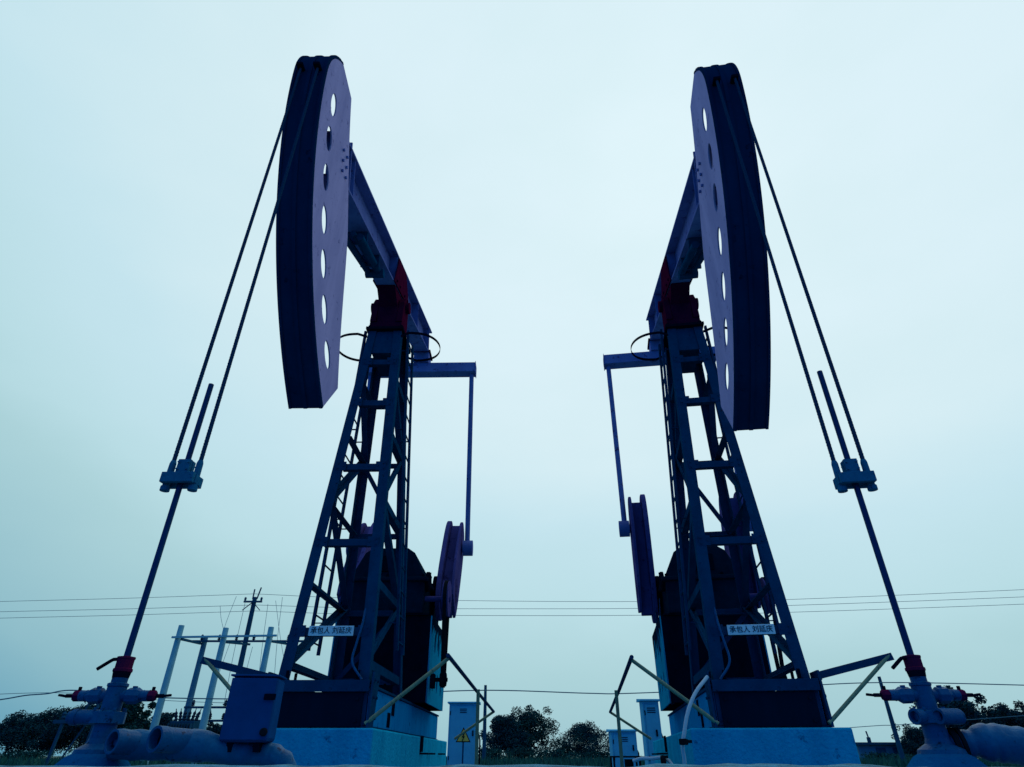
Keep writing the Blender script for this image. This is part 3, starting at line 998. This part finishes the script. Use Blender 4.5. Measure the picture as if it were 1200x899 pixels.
def tri(r, t0, t1, name, m, parent):
    return MB().prism([(r * math.cos(R_(90 + 120 * k)), r * math.sin(R_(90 + 120 * k))) for k in range(3)], lambda a, b_, t: V((a, t, hz - 0.02 + b_)), (t0, t1)).build(name, m, parent, 0.004)


pl = tri(0.24, 0.0, 0.012, 'border', M['signblack'], ws)
tri(0.19, -0.006, -0.002, 'face', M['signyellow'], ws)
bolt = [(0.015, 0.13), (-0.055, -0.01), (-0.008, -0.002), (-0.03, -0.085), (-0.052, -0.075), (-0.022, -0.125), (0.018, -0.065), (-0.006, -0.075), (0.05, 0.03), (0.006, 0.02), (0.05, 0.13)]
MB().prism(bolt, lambda a, b_, t: V((a * .85, t, hz - 0.02 + b_ * 0.78)), (-0.011, -0.007)).build('symbol', M['signblack'], ws)
MB().bar((0, 0.03, 0), (0, 0.03, hz + 0.15), 0.04, 0.03).build('post', M['steel'], ws)

# ------------------------------------------------------------------ background
# pole frame at the left with its bars; each pole is its own thing
YF, YB = 30.0, 33.2


def pole(px, py, y, r0, r1, m, label, name='concrete_pole', group=None, cat='pole'):
    p = at(px, py, y)
    o = MB().lathe((0, 0, -0.5), (0, 0, 1), [(r0, 0), (r1, p.z + 0.5)], 14).build(name, M[m], None, 0, (p.x, y, 0))
    tag(o, label, cat, group)
    return p


g = 'concrete poles of the substation frame'
p1 = pole(213, 733, YF, 0.17, 0.125, 'pole', 'pale concrete pole at the left end of the pole frame, front row', group=g)
p3 = pole(265, 736, YF, 0.17, 0.125, 'pole', 'pale concrete pole in the middle of the front row of the pole frame', group=g)
p5 = pole(318, 735, YF, 0.17, 0.125, 'pole', 'pale concrete pole of the frame front row, closest to the pumpjack tower', group=g)
p2 = pole(241, 747, YB, 0.17, 0.125, 'wall', 'darker concrete pole of the frame back row, second from the left', group=g)
pt = pole(299, 700, 36.0, 0.17, 0.12, 'darkpole', 'tall dark utility pole with crossarm standing behind the pole frame', 'utility_pole', 'utility poles')
# crossarm on the tall pole
b = MB()
b.bar((-0.52, -0.18, -0.28), (0.52, -0.18, -0.28), 0.09, 0.09)
b.bar((-0.5, -0.18, -0.75), (0.0, -0.18, -0.30), 0.04, 0.04)
b.bar((0.5, -0.18, -0.75), (0.0, -0.18, -0.30), 0.04, 0.04)
b.bar((-0.12, 0, -0.1), (-0.12, 0, 0.45), 0.06, 0.06)
b.bar((0.12, 0, -0.1), (0.24, 0, 0.55), 0.06, 0.06)
for x in (-0.46, 0.46):
    b.lathe((x, -0.18, -0.235), (0, 0, 1), [(0.03, 0), (0.07, 0.05), (0.05, 0.1), (0.075, 0.14), (0.03, 0.2)], 10)
o = b.build('crossarm', M['darkpole'], None, 0, pt)
tag(o, 'dark crossarm with insulators bolted to the tall utility pole top', 'crossarm')
# bars
b = MB()
off = V((0, -0.2, 0))
b.bar(p1 + off + V((-0.2, 0, -0.55)), p5 + off + V((0.4, 0, -0.40)), 0.1, 0.08)
tag(b.build('frame_bar', M['pole']), 'pale steel bar joining the tops of the three front poles', 'steel bar', 'bars of the substation frame')
b = MB()
b.bar(p1 + V((0.16, 0, -0.6)), p2 + V((-0.16, 0, -0.3)), 0.1, 0.1)
tag(b.build('frame_bar', M['darkpole']), 'dark tie bar from the leftmost front pole back to the rear pole', 'steel bar', 'bars of the substation frame')
pr = at(318 + 22, 754, YB)
for q, lab in ((p3, 'dark tie bar running back from the middle front pole'), (p5, 'dark tie bar running back from the front pole by the tower')):
    b = MB()
    e = V((q.x + 0.0, YB - 0.1, p2.z - 0.35))
    b.bar(q + V((0.1, 0.1, -0.6)), e, 0.1, 0.1)
    tag(b.build('frame_bar', M['darkpole']), lab, 'steel bar', 'bars of the substation frame')


def insulator_bar(p, q, n, label, up=True):
    root = empty('insulator_bar', p)
    tag(root, label, 'insulator bar', 'insulator bars of the substation frame')
    MB().bar((0, 0, 0), q - p, 0.09, 0.09).build('bar', M['darkpole'], root)
    for k in range(n):
        c = (q - p) * ((k + 0.5) / n) + V((0, 0, 0.05 if up else -0.05))
        MB().lathe(c, (0, 0, 1 if up else -1), [(0.03, 0), (0.09, 0.04), (0.05, 0.09), (0.085, 0.13), (0.05, 0.18), (0.07, 0.21), (0.02, 0.27)], 10).build('insulator', M['porcelain'], root)
    return root


insulator_bar(p2 + V((-0.5, -0.25, -0.22)), V((p5.x + 1.2, YB - 0.25, p2.z - 0.22)), 7, 'top insulator bar along the rear row of the pole frame')
insulator_bar(at(216, 829, YB - 1), at(330, 829, YB - 1), 6, 'middle insulator bar with hanging fuses low on the pole frame')
insulator_bar(at(222, 845, YB - 1), at(330, 844, YB - 1), 7, 'lowest insulator bar on the pole frame just above the transformer')
b = MB()
q0 = at(216, 829, YB - 1)
for px in (247, 268, 285, 303):
    c = at(px, 829, YB - 1.15)
    b.bar(c + V((-0.12, 0, 0.25)), c + V((0.1, 0, -0.35)), 0.05, 0.05)
    b.bar(c + V((-0.3, 0, 0.12)), c + V((0.05, 0, 0.12)), 0.05, 0.05)
tag(b.build('drop_out_fuses', M['porcelain']), 'row of dark drop-out fuses on the middle insulator bar', 'fuses')
# transformer
tc = at(214, 860, 31.5)
tr = empty('transformer', (tc.x, 31.5, 0))
tag(tr, 'dark finned transformer with bushings on a stand between the frame poles', 'transformer')
MB().box(-0.55, 0.55, -0.35, 0.35, 0.75, 1.75).build('tank', M['darkpole'], tr, 0.02)
b = MB()
for k in range(9):
    b.box(-0.52 + 0.125 * k, -0.49 + 0.125 * k, -0.55, -0.352, 0.85, 1.65)
b.build('cooling_fins', M['darkpole'], tr)
for k in range(6):
    x = -0.45 + 0.18 * k
    MB().lathe((x, 0, 1.75), (0.25 * (k - 2.5) / 2.5, 0, 1), [(0.05, 0), (0.09, 0.08), (0.05, 0.13), (0.085, 0.2), (0.05, 0.26), (0.075, 0.33), (0.02, 0.42), (0.02, 0.52)], 10).build('bushing', M['porcelain'], tr)
b = MB()
for x in (-0.5, 0.5):
    for y in (-0.3, 0.3):
        b.bar((x, y, 0), (x, y, 0.75), 0.1, 0.1)
b.build('stand', M['darkpole'], tr)
# a second small pole-mounted platform behind the left wellhead
c = at(92, 853, 26)
b = MB()
for x in (-0.65, 0.55):
    b.bar((x - 0.1, 0, -1.5), (x, 0, 0.0), 0.09, 0.09)
b.bar((-1.0, 0, 0.0), (0.95, 0, 0.02), 0.12, 0.12)
b.bar((-0.6, 0.3, -1.5), (0.5, 0.3, 0.9), 0.05, 0.05)
b.bar((-0.1, 0.1, 0.06), (0.15, 0.1, 1.15), 0.06, 0.06)
b.bar((0.5, 0.1, 0.06), (0.3, 0.1, 0.9), 0.06, 0.06)
for x in (-0.7, -0.3, 0.1, 0.5):
    b.lathe((x, 0, 0.08), (0, 0, 1), [(0.03, 0), (0.08, 0.06), (0.05, 0.12), (0.08, 0.18), (0.02, 0.26)], 10)
c.z = max(c.z, 1.5)
tag(b.build('switch_stand', M['darkpole'], None, 0, c), 'dark switch stand with crossbar seen behind the left wellhead valve', 'switch stand')


# power lines: each span a thing
def wire(pts, r, label, name='power_wire', group='overhead wires', n=14):
    o = MB().tube(smooth_path(pts, n), r, 6).build(name, M['wire'])
    tag(o, label, 'wire', group)


for k, (a, c, e, d, f) in enumerate(((705, 696, 704.5, 703, 691), (717, 709, 713.5, 710, 699.5), (724.5, 716, 721.5, 718, 708))):
    word = ('topmost', 'middle', 'lowest')[k]
    wire([at(-90, a + 3, 37.2), at(0, a, 37), at(150, (a + c) / 2 + 0.6, 36.5), at(298, c, 36)], 0.012, '%s of three thin power wires left of the tall utility pole' % word)
    wire([at(298, c, 36), at(430, (c + e) / 2 + 1.5, 36), at(600, e, 36), at(760, (d + e) / 2 + 1.2, 35.7), at(912, d, 35.4), at(1200, f, 34.8), at(1330, f - 7, 34.6)], 0.012, '%s of three thin power wires passing behind both towers' % word)
wire([at(-60, 827, 28), at(0, 820, 28), at(30, 815, 28), at(55, 813, 28), at(85, 809, 28), at(150, 814, 28.5), at(200, 818, 29), at(330, 819, 30), at(440, 814, 31), at(569, 809, 32), at(690, 812.5, 33), at(740, 812.5, 33.5), at(900, 806, 34), at(1030, 800, 34.6), at(1200, 803, 34), at(1300, 807, 34)], 0.026, 'low sagging service cable crossing the yard just above the trees')
wire([at(-60, 816, 30), at(72, 812, 30), at(195, 821, 30), at(330, 826, 30.5)], 0.012, 'thin slack wire under the service cable by the left wellhead')
wire([at(880, 862, 45), at(1020, 851, 45), at(1060, 849, 45), at(1210, 838, 45)], 0.022, 'faint low wire stretched behind the right wellhead')
# droppers from the lines to the frame
for k, (a, b_, c, d) in enumerate(((277, 699, 258, 752), (288, 703, 262, 828), (258, 710, 262, 738), (314, 708, 300, 828), (331, 700, 321, 800), (323, 704, 336, 790), (270, 752, 245, 828), (296, 758, 276, 843))):
    lab = ('thin dropper wire from the top line to the rear bar', 'long thin dropper wire falling to the fuse bar by the middle pole', 'short dropper wire touching the middle front pole top', 'thin dropper wire beside the tall pole down to the fuses',
           'thin dropper wire passing right of the front pole near the tower', 'slanting dropper wire closest to the pumpjack tower', 'thin jumper wire from rear bar to leftmost fuse', 'thin jumper wire from rear bar to the lowest bar')[k]
    wire([at(a, b_, 35), at((a + c) / 2 - 1, (b_ + d) / 2, 34), at(c, d, 32.4)], 0.011, lab, 'dropper_wire', 'dropper wires', 6)

# two slim poles
pole(569, 803, 45, 0.14, 0.09, 'darkpole', 'slim dark pole standing beside the cabinet and the central trees', 'slim_pole', 'slim poles')
pole(1030, 793, 40, 0.15, 0.09, 'darkpole', 'slim dark pole seen between the right tower and right wellhead', 'slim_pole', 'slim poles')

# low building on the right horizon
pa, pb = at(1004, 870, 78), at(1092, 868, 78)
bl = empty('low_building', ((pa.x + pb.x) / 2, 80, 0))
tag(bl, 'low flat-roofed building on the horizon beyond the right foundation', 'building')
w, h = (pb.x - pa.x) / 2, pa.z
MB().box(-w, w, -2, 2, 0, h - 0.25).build('wall', M['wall'], bl)
MB().box(-w - 0.3, w + 0.3, -2.4, 2.4, h - 0.247, h).build('roof', M['darkpole'], bl)
for x in (-w * 0.55, -w * 0.1, w * 0.35):
    MB().box(x, x + 1.1, -2.03, -2.004, 0.6, h - 0.5).build('window', M['darkpole'], bl)
b = MB()
b.bar((-w * 0.6, -1.5, h), (-w * 0.6, -1.5, h + 0.5), 0.3, 0.3)
b.bar((-w * 0.6, -1.5, h + 0.5), (-w * 0.62, -1.5, h + 1.1), 0.12, 0.12)
b.build('chimney', M['darkpole'], bl)


# ------------------------------------------------------------------ vegetation
def leaf_mesh(name, centres, n, size, rnd):
    vs, fs = [], []
    for (c, rx, rz, share) in centres:
        for _ in range(int(n * share)):
            d = V((rnd.gauss(0, 1), rnd.gauss(0, 1), rnd.gauss(0, 1))).normalized()
            k = rnd.random() ** 0.42
            p = V(c) + V((d.x * rx * k, d.y * rx * k, d.z * rz * k))
            a = V((rnd.gauss(0, 1), rnd.gauss(0, 1), rnd.gauss(0, 0.7))).normalized()
            b_ = a.cross(V((rnd.gauss(0, 1), rnd.gauss(0, 1), rnd.gauss(0, 1)))).normalized()
            s = size * rnd.uniform(0.55, 1.25)
            i = len(vs)
            vs += [p - a * s, p + b_ * s * 0.5, p + a * s, p - b_ * s * 0.5]
            fs.append((i, i + 1, i + 2, i + 3))
    me = bpy.data.meshes.new(name)
    me.from_pydata(vs, [], fs)
    return me


def tree(px, ytop, wpx, y, label, leaf, seed, bare=0.25, n=15000, group='trees beyond the yard', skirt=0.35):
    rnd = random.Random(seed)
    p = at(px, ytop, y)
    h = p.z
    w = wpx / F * y * 0.9 / 2
    root = empty('tree', (p.x, y, 0), rnd.uniform(0, 6))
    tag(root, label, 'tree', group)
    b = MB()
    lean = V((rnd.uniform(-.08, .08) * h, rnd.uniform(-.08, .08) * h, 0))
    fork = h * (bare + 0.08)
    b.tube([(0, 0, -0.2), lean * 0.4 + V((0, 0, fork * 0.6)), lean + V((0, 0, fork)), lean * 1.6 + V((0, 0, h * 0.72))], 0.1, 8, True, lambda t: h * (0.028 - 0.02 * t))
    cs = []
    nb = rnd.randint(11, 14)
    for k in range(nb):
        a = 2 * math.pi * (k * 0.382 + rnd.uniform(-.05, .05))
        t = k / (nb - 1)
        rr = w * (0.72 if t < 0.6 else 0.72 * (1.25 - t)) * rnd.uniform(0.65, 1.1)
        z = h * (bare + skirt * 0.3 + (0.86 - bare - skirt * 0.3) * t)
        c = lean * 1.2 + V((math.cos(a) * rr, math.sin(a) * rr, z))
        r = w * rnd.uniform(0.36, 0.52)
        s0 = lean * 0.8 + V((0, 0, fork * 0.75 + (z - fork) * 0.35))
        b.tube([s0, (s0 + c) / 2 + V((0, 0, -0.05 * h)), c], 0.05, 6, True, lambda q: h * (0.013 - 0.009 * q))
        cs.append((c, r, min(r * 0.72, h * 0.16), 0.6 / nb))
        for _ in range(4):
            e = c + V((rnd.gauss(0, 1), rnd.gauss(0, 1), rnd.gauss(0, .6))) * r * 0.75
            e.z = min(e.z, h * 0.99)
            cs.append((e, r * 0.42, r * 0.34, 0.14 / nb))
    b.build('trunk', M['bark'], root)
    me = leaf_mesh('crown', cs, n, h * 0.019 + 0.03, rnd)
    link('crown', me, M[leaf], root)


T = [
    (22, 842, 70, 62, 'dark spreading tree at the far left edge of the yard', 'leafa', 0.30),
    (62, 834, 80, 66, 'dark broad tree left of the switch stand', 'leafa', 0.32),
    (106, 826, 84, 64, 'tall dark tree rising behind the left wellhead', 'leafa', 0.2),
    (150, 806, 52, 60, 'tree crown showing just right of the left wellhead column', 'leafb', 0.3),
    (186, 834, 38, 74, 'small rounded tree behind the leftmost frame pole', 'leafa', 0.2),
    (254, 848, 34, 78, 'small tree behind the blue box and the frame poles', 'leafa', 0.15),
    (598, 838, 52, 82, 'ragged tree beside the slim pole, left part of the central trees', 'leafa', 0.15),
    (624, 831, 74, 86, 'tallest dense tree in the middle between both pumpjacks', 'leafb', 0.08),
    (684, 848, 66, 90, 'lower dark round tree near the right pumpjack cabinet', 'leafa', 0.06),
    (1108, 809, 84, 62, 'feathery dark tree behind the right wellhead valves', 'leafa', 0.22),
    (1168, 826, 60, 70, 'bushy tree above the fat lagged pipe', 'leafa', 0.1),
    (1206, 824, 70, 68, 'bushy tree cut by the right edge of the view', 'leafa', 0.1),
    (1072, 852, 46, 76, 'small dark tree low behind the right wellhead foot', 'leafa', 0.1),
]
for k, (px, yt, w, y, lab, lf, bare) in enumerate(T):
    tree(px, yt, w, y, lab, lf, 100 + k, bare)


def shrub(px, ytop, wpx, y, label, seed):
    rnd = random.Random(seed)
    p = at(px, ytop, y)
    w = wpx / F * y * 0.9 / 2
    root = empty('shrub', (p.x, y, 0))
    tag(root, label, 'shrub', 'low shrubs at the field edge')
    cs = [(V((rnd.uniform(-.8, .8) * w, rnd.uniform(-.4, .4) * w, p.z * rnd.uniform(0.25, 0.7))), w * 0.42, p.z * 0.32, 0.125) for _ in range(8)]
    b = MB()
    for c in cs:
        b.tube([V((0, 0, 0)), c[0][:2] + (c[0].z * .5,) if False else V((c[0].x * .6, c[0].y * .6, c[0].z * .5)), c[0]], 0.02, 5)
    b.build('stem', M['bark'], root)
    link('foliage', leaf_mesh('foliage', cs, 1500, 0.085, rnd), M['leafb'], root)


for k, (px, yt, w, y, lab) in enumerate(((580, 872, 40, 50, 'low shrub by the foot of the slim pole'), (618, 874, 44, 52, 'low shrub in front of the tallest central tree'),
                                         (655, 876, 40, 50, 'low shrub between the two central trees'), (696, 876, 40, 54, 'low shrub left of the low pale cabinet'),
                                         (1040, 880, 60, 55, 'low shrub in front of the flat-roofed building'), (1130, 868, 70, 50, 'low shrub behind the fat lagged pipe'),
                                         (30, 878, 60, 48, 'low shrub below the trees at the far left'), (215, 876, 50, 50, 'low shrub behind the frame poles'))):
    shrub(px, yt, w, y, lab, 300 + k)

# tall field grass: one mass
rnd = random.Random(5)
vs, fs = [], []
for _ in range(26000):
    y = rnd.uniform(24, 75)
    x = rnd.uniform(-0.95, 0.95) * y
    hh = rnd.uniform(0.12, 0.42) * (1.4 if rnd.random() < 0.1 else 1)
    a = rnd.uniform(0, math.pi)
    dx, dy = math.cos(a) * 0.05, math.sin(a) * 0.05
    bx, by = rnd.gauss(0, .09), rnd.gauss(0, .09)
    i = len(vs)
    vs += [(x - dx, y - dy, 0), (x + dx, y + dy, 0), (x + bx, y + by, hh)]
    fs.append((i, i + 1, i + 2))
me = bpy.data.meshes.new('field_grass')
me.from_pydata(vs, [], fs)
tag(link('field_grass', me, M['grass']), 'tall rough grass of the field behind the pumpjacks', 'grass', None, 'stuff')

# ------------------------------------------------------------------ ground: one sheet to the horizon with a low gravel bank before the wells
gm = bpy.data.materials.new('ground')
gm.use_nodes = True
nt = gm.node_tree
N, L = nt.nodes, nt.links
bs = N['Principled BSDF']
bs.inputs['Roughness'].default_value = 0.92
geo = N.new('ShaderNodeNewGeometry')
n1 = N.new('ShaderNodeTexNoise')
n1.inputs['Scale'].default_value = 22
n1.inputs['Detail'].default_value = 8
n1.inputs['Roughness'].default_value = 0.7
L.new(geo.outputs['Position'], n1.inputs['Vector'])
r1 = N.new('ShaderNodeValToRGB')
r1.color_ramp.elements[0].color = (0.006, 0.06, 0.1, 1)
r1.color_ramp.elements[1].color = (0.06, 0.27, 0.40, 1)
r1.color_ramp.elements[0].position = 0.35
r1.color_ramp.elements[1].position = 0.65
L.new(n1.outputs['Fac'], r1.inputs['Fac'])
n2 = N.new('ShaderNodeTexNoise')
n2.inputs['Scale'].default_value = 0.25
n2.inputs['Detail'].default_value = 8
L.new(geo.outputs['Position'], n2.inputs['Vector'])
r2 = N.new('ShaderNodeValToRGB')
r2.color_ramp.elements[0].color = (0.035, 0.075, 0.055, 1)
r2.color_ramp.elements[1].color = (0.07, 0.13, 0.08, 1)
L.new(n2.outputs['Fac'], r2.inputs['Fac'])
sx = N.new('ShaderNodeSeparateXYZ')
L.new(geo.outputs['Position'], sx.inputs[0])
mr = N.new('ShaderNodeMapRange')
mr.inputs['From Min'].default_value = 19
mr.inputs['From Max'].default_value = 25
L.new(sx.outputs['Y'], mr.inputs['Value'])
mx = N.new('ShaderNodeMix')
mx.data_type = 'RGBA'
L.new(mr.outputs['Result'], mx.inputs['Factor'])
L.new(r1.outputs['Color'], mx.inputs[6])
L.new(r2.outputs['Color'], mx.inputs[7])
L.new(mx.outputs[2], bs.inputs['Base Color'])
bp = N.new('ShaderNodeBump')
bp.inputs['Strength'].default_value = 0.5
bp.inputs['Distance'].default_value = 0.03
L.new(n1.outputs['Fac'], bp.inputs['Height'])
L.new(bp.outputs['Normal'], bs.inputs['Normal'])
xs = [-3000, -600, -150, -60, -30, -15, -9] + [-7 + 0.07 * k for k in range(201)] + [9, 15, 30, 60, 150, 600, 3000]
ys = [-400, -60, -12, -4, -1, 0.6] + [1.3 + 0.07 * k for k in range(20)] + [2.9, 3.3, 4, 5, 7, 10, 14, 19, 25, 35, 50, 80, 140, 300, 900, 4000]
rnd = random.Random(3)
vs, fs = [], []
from mathutils import noise
for y in ys:
    for x in xs:
        z = 0.0
        if abs(x) < 9 and 1.2 < y < 2.8:
            e = math.exp(-((y - 2.0) / 0.34) ** 4) * max(0, min(1, (8.5 - abs(x)) / 1.5))
            z = e * (0.376 + 0.012 * noise.noise(V((x * 1.1, y * 2, 0))) + 0.012 * noise.noise(V((x * 5, y * 5, 3))) + 0.006 * noise.noise(V((x * 15, y * 15, 9))))
        vs.append((x, y, z))
n = len(xs)
for j in range(len(ys) - 1):
    for i in range(n - 1):
        fs.append((j * n + i, j * n + i + 1, (j + 1) * n + i + 1, (j + 1) * n + i))
me = bpy.data.meshes.new('ground')
me.from_pydata(vs, [], fs)
for p in me.polygons:
    p.use_smooth = True
tag(link('ground', me, gm), 'bare gravel yard running out to a green field', 'ground', None, 'structure')

# ------------------------------------------------------------------ sky and light
SUN_EL, SUN_AZ = R_(50), R_(20)      # soft sun behind the overcast, ahead of the camera
wd_ = bpy.data.worlds.new('World')
scene.world = wd_
wd_.use_nodes = True
nt = wd_.node_tree
N, L = nt.nodes, nt.links
for x in list(N):
    N.remove(x)
out = N.new('ShaderNodeOutputWorld')
tc = N.new('ShaderNodeTexCoord')
sky = N.new('ShaderNodeTexSky')
sky.sky_type = 'NISHITA'
sky.sun_disc = False
sky.sun_elevation = SUN_EL
sky.sun_rotation = SUN_AZ
sky.dust_density = 3.0
bg1 = N.new('ShaderNodeBackground')
bg1.inputs['Strength'].default_value = 0.06
L.new(sky.outputs['Color'], bg1.inputs['Color'])
# cloud deck: brightness falls away from the part of the deck the sun stands behind
dot = N.new('ShaderNodeVectorMath')
dot.operation = 'DOT_PRODUCT'
nrm = N.new('ShaderNodeVectorMath')
nrm.operation = 'NORMALIZE'
L.new(tc.outputs['Generated'], nrm.inputs[0])
L.new(nrm.outputs['Vector'], dot.inputs[0])
dot.inputs[1].default_value = (math.sin(SUN_AZ) * math.cos(SUN_EL), math.cos(SUN_AZ) * math.cos(SUN_EL), math.sin(SUN_EL))
ac = N.new('ShaderNodeMath')
ac.operation = 'ARCCOSINE'
L.new(dot.outputs['Value'], ac.inputs[0])
cn = N.new('ShaderNodeTexNoise')
cn.inputs['Scale'].default_value = 2.6
cn.inputs['Detail'].default_value = 6
cn.inputs['Roughness'].default_value = 0.5
mpn = N.new('ShaderNodeMapping')
mpn.inputs['Scale'].default_value = (1, 1, 2.2)
L.new(nrm.outputs['Vector'], mpn.inputs['Vector'])
L.new(mpn.outputs['Vector'], cn.inputs['Vector'])
cm = N.new('ShaderNodeMath')
cm.operation = 'MULTIPLY_ADD'
L.new(cn.outputs['Fac'], cm.inputs[0])
cm.inputs[1].default_value = 0.09
cm.inputs[2].default_value = -0.04
dv = N.new('ShaderNodeMath')
dv.operation = 'DIVIDE'
L.new(ac.outputs['Value'], dv.inputs[0])
dv.inputs[1].default_value = math.pi


def ramp(stops, src):
    r = N.new('ShaderNodeValToRGB')
    c = r.color_ramp
    while len(c.elements) < len(stops):
        c.elements.new(0.5)
    for e, (a, v) in zip(c.elements, stops):
        e.position = a
        e.color = (*v, 1) if isinstance(v, tuple) else (v, v, v, 1)
    L.new(src, r.inputs['Fac'])
    return r.outputs['Color']


def lin(*c):
    return tuple((x / 255 / 12.92) if x < 11 else ((x / 255 + 0.055) / 1.055) ** 2.4 for x in c)


# thinning of the light away from the sun, and the darker band of cloud towards the horizon
g1 = ramp([(a / 180, d / 220) for a, d in ((28, 0), (41, 10), (49, 19), (56, 33), (64, 52), (80, 118), (98, 200), (180, 215))], dv.outputs['Value'])
sz = N.new('ShaderNodeSeparateXYZ')
L.new(nrm.outputs['Vector'], sz.inputs[0])
g2 = ramp([(0.0, 40 / 220), (0.12, 32 / 220), (0.21, 24 / 220), (0.40, 4.5 / 220), (0.73, 0.0)], sz.outputs['Z'])
a1 = N.new('ShaderNodeMath')
a1.operation = 'ADD'
L.new(g1, a1.inputs[0])
L.new(g2, a1.inputs[1])
a2 = N.new('ShaderNodeMath')
a2.operation = 'ADD'
a2.use_clamp = True
L.new(a1.outputs['Value'], a2.inputs[0])
L.new(cm.outputs['Value'], a2.inputs[1])
rp_col = ramp([(d / 220, c) for d, c in ((0, lin(220, 242, 250)), (5, lin(215, 239, 246)), (20, lin(198, 230, 240)), (36, lin(187, 223, 231)), (48, lin(173, 212, 219)), (85, lin(142, 189, 202)), (125, lin(55, 140, 175)), (165, (.004, .20, .62)), (220, (.001, .18, .68)))], a2.outputs['Value'])
bg2 = N.new('ShaderNodeBackground')
bg2.inputs['Strength'].default_value = 1.0
L.new(rp_col, bg2.inputs['Color'])
ms = N.new('ShaderNodeMixShader')
ms.inputs['Fac'].default_value = 0.97
L.new(bg1.outputs['Background'], ms.inputs[1])
L.new(bg2.outputs['Background'], ms.inputs[2])
L.new(ms.outputs['Shader'], out.inputs['Surface'])

sun = bpy.data.lights.new('sun', 'SUN')
sun.energy = 0.5
sun.angle = R_(25)
sun.color = (1.0, 0.98, 0.95)
so = bpy.data.objects.new('sun', sun)
COL.objects.link(so)
dirv = V((math.sin(SUN_AZ) * math.cos(SUN_EL), math.cos(SUN_AZ) * math.cos(SUN_EL), math.sin(SUN_EL)))
so.rotation_euler = dirv.to_track_quat('Z', 'Y').to_euler()

# ------------------------------------------------------------------ camera
cam = bpy.data.cameras.new('camera')
cam.sensor_width = 36
cam.lens = F / 1200 * 36
cam.clip_start = 0.05
cam.clip_end = 9000
co = bpy.data.objects.new('camera', cam)
COL.objects.link(co)
co.location = (0, 0, H)
co.rotation_euler = (math.pi / 2 + PITCH, 0, 0)
scene.camera = co

vs_ = scene.view_settings
vs_.view_transform = 'Standard'
vs_.look = 'None'
vs_.exposure = 0
vs_.gamma = 1
vs_.use_curve_mapping = False
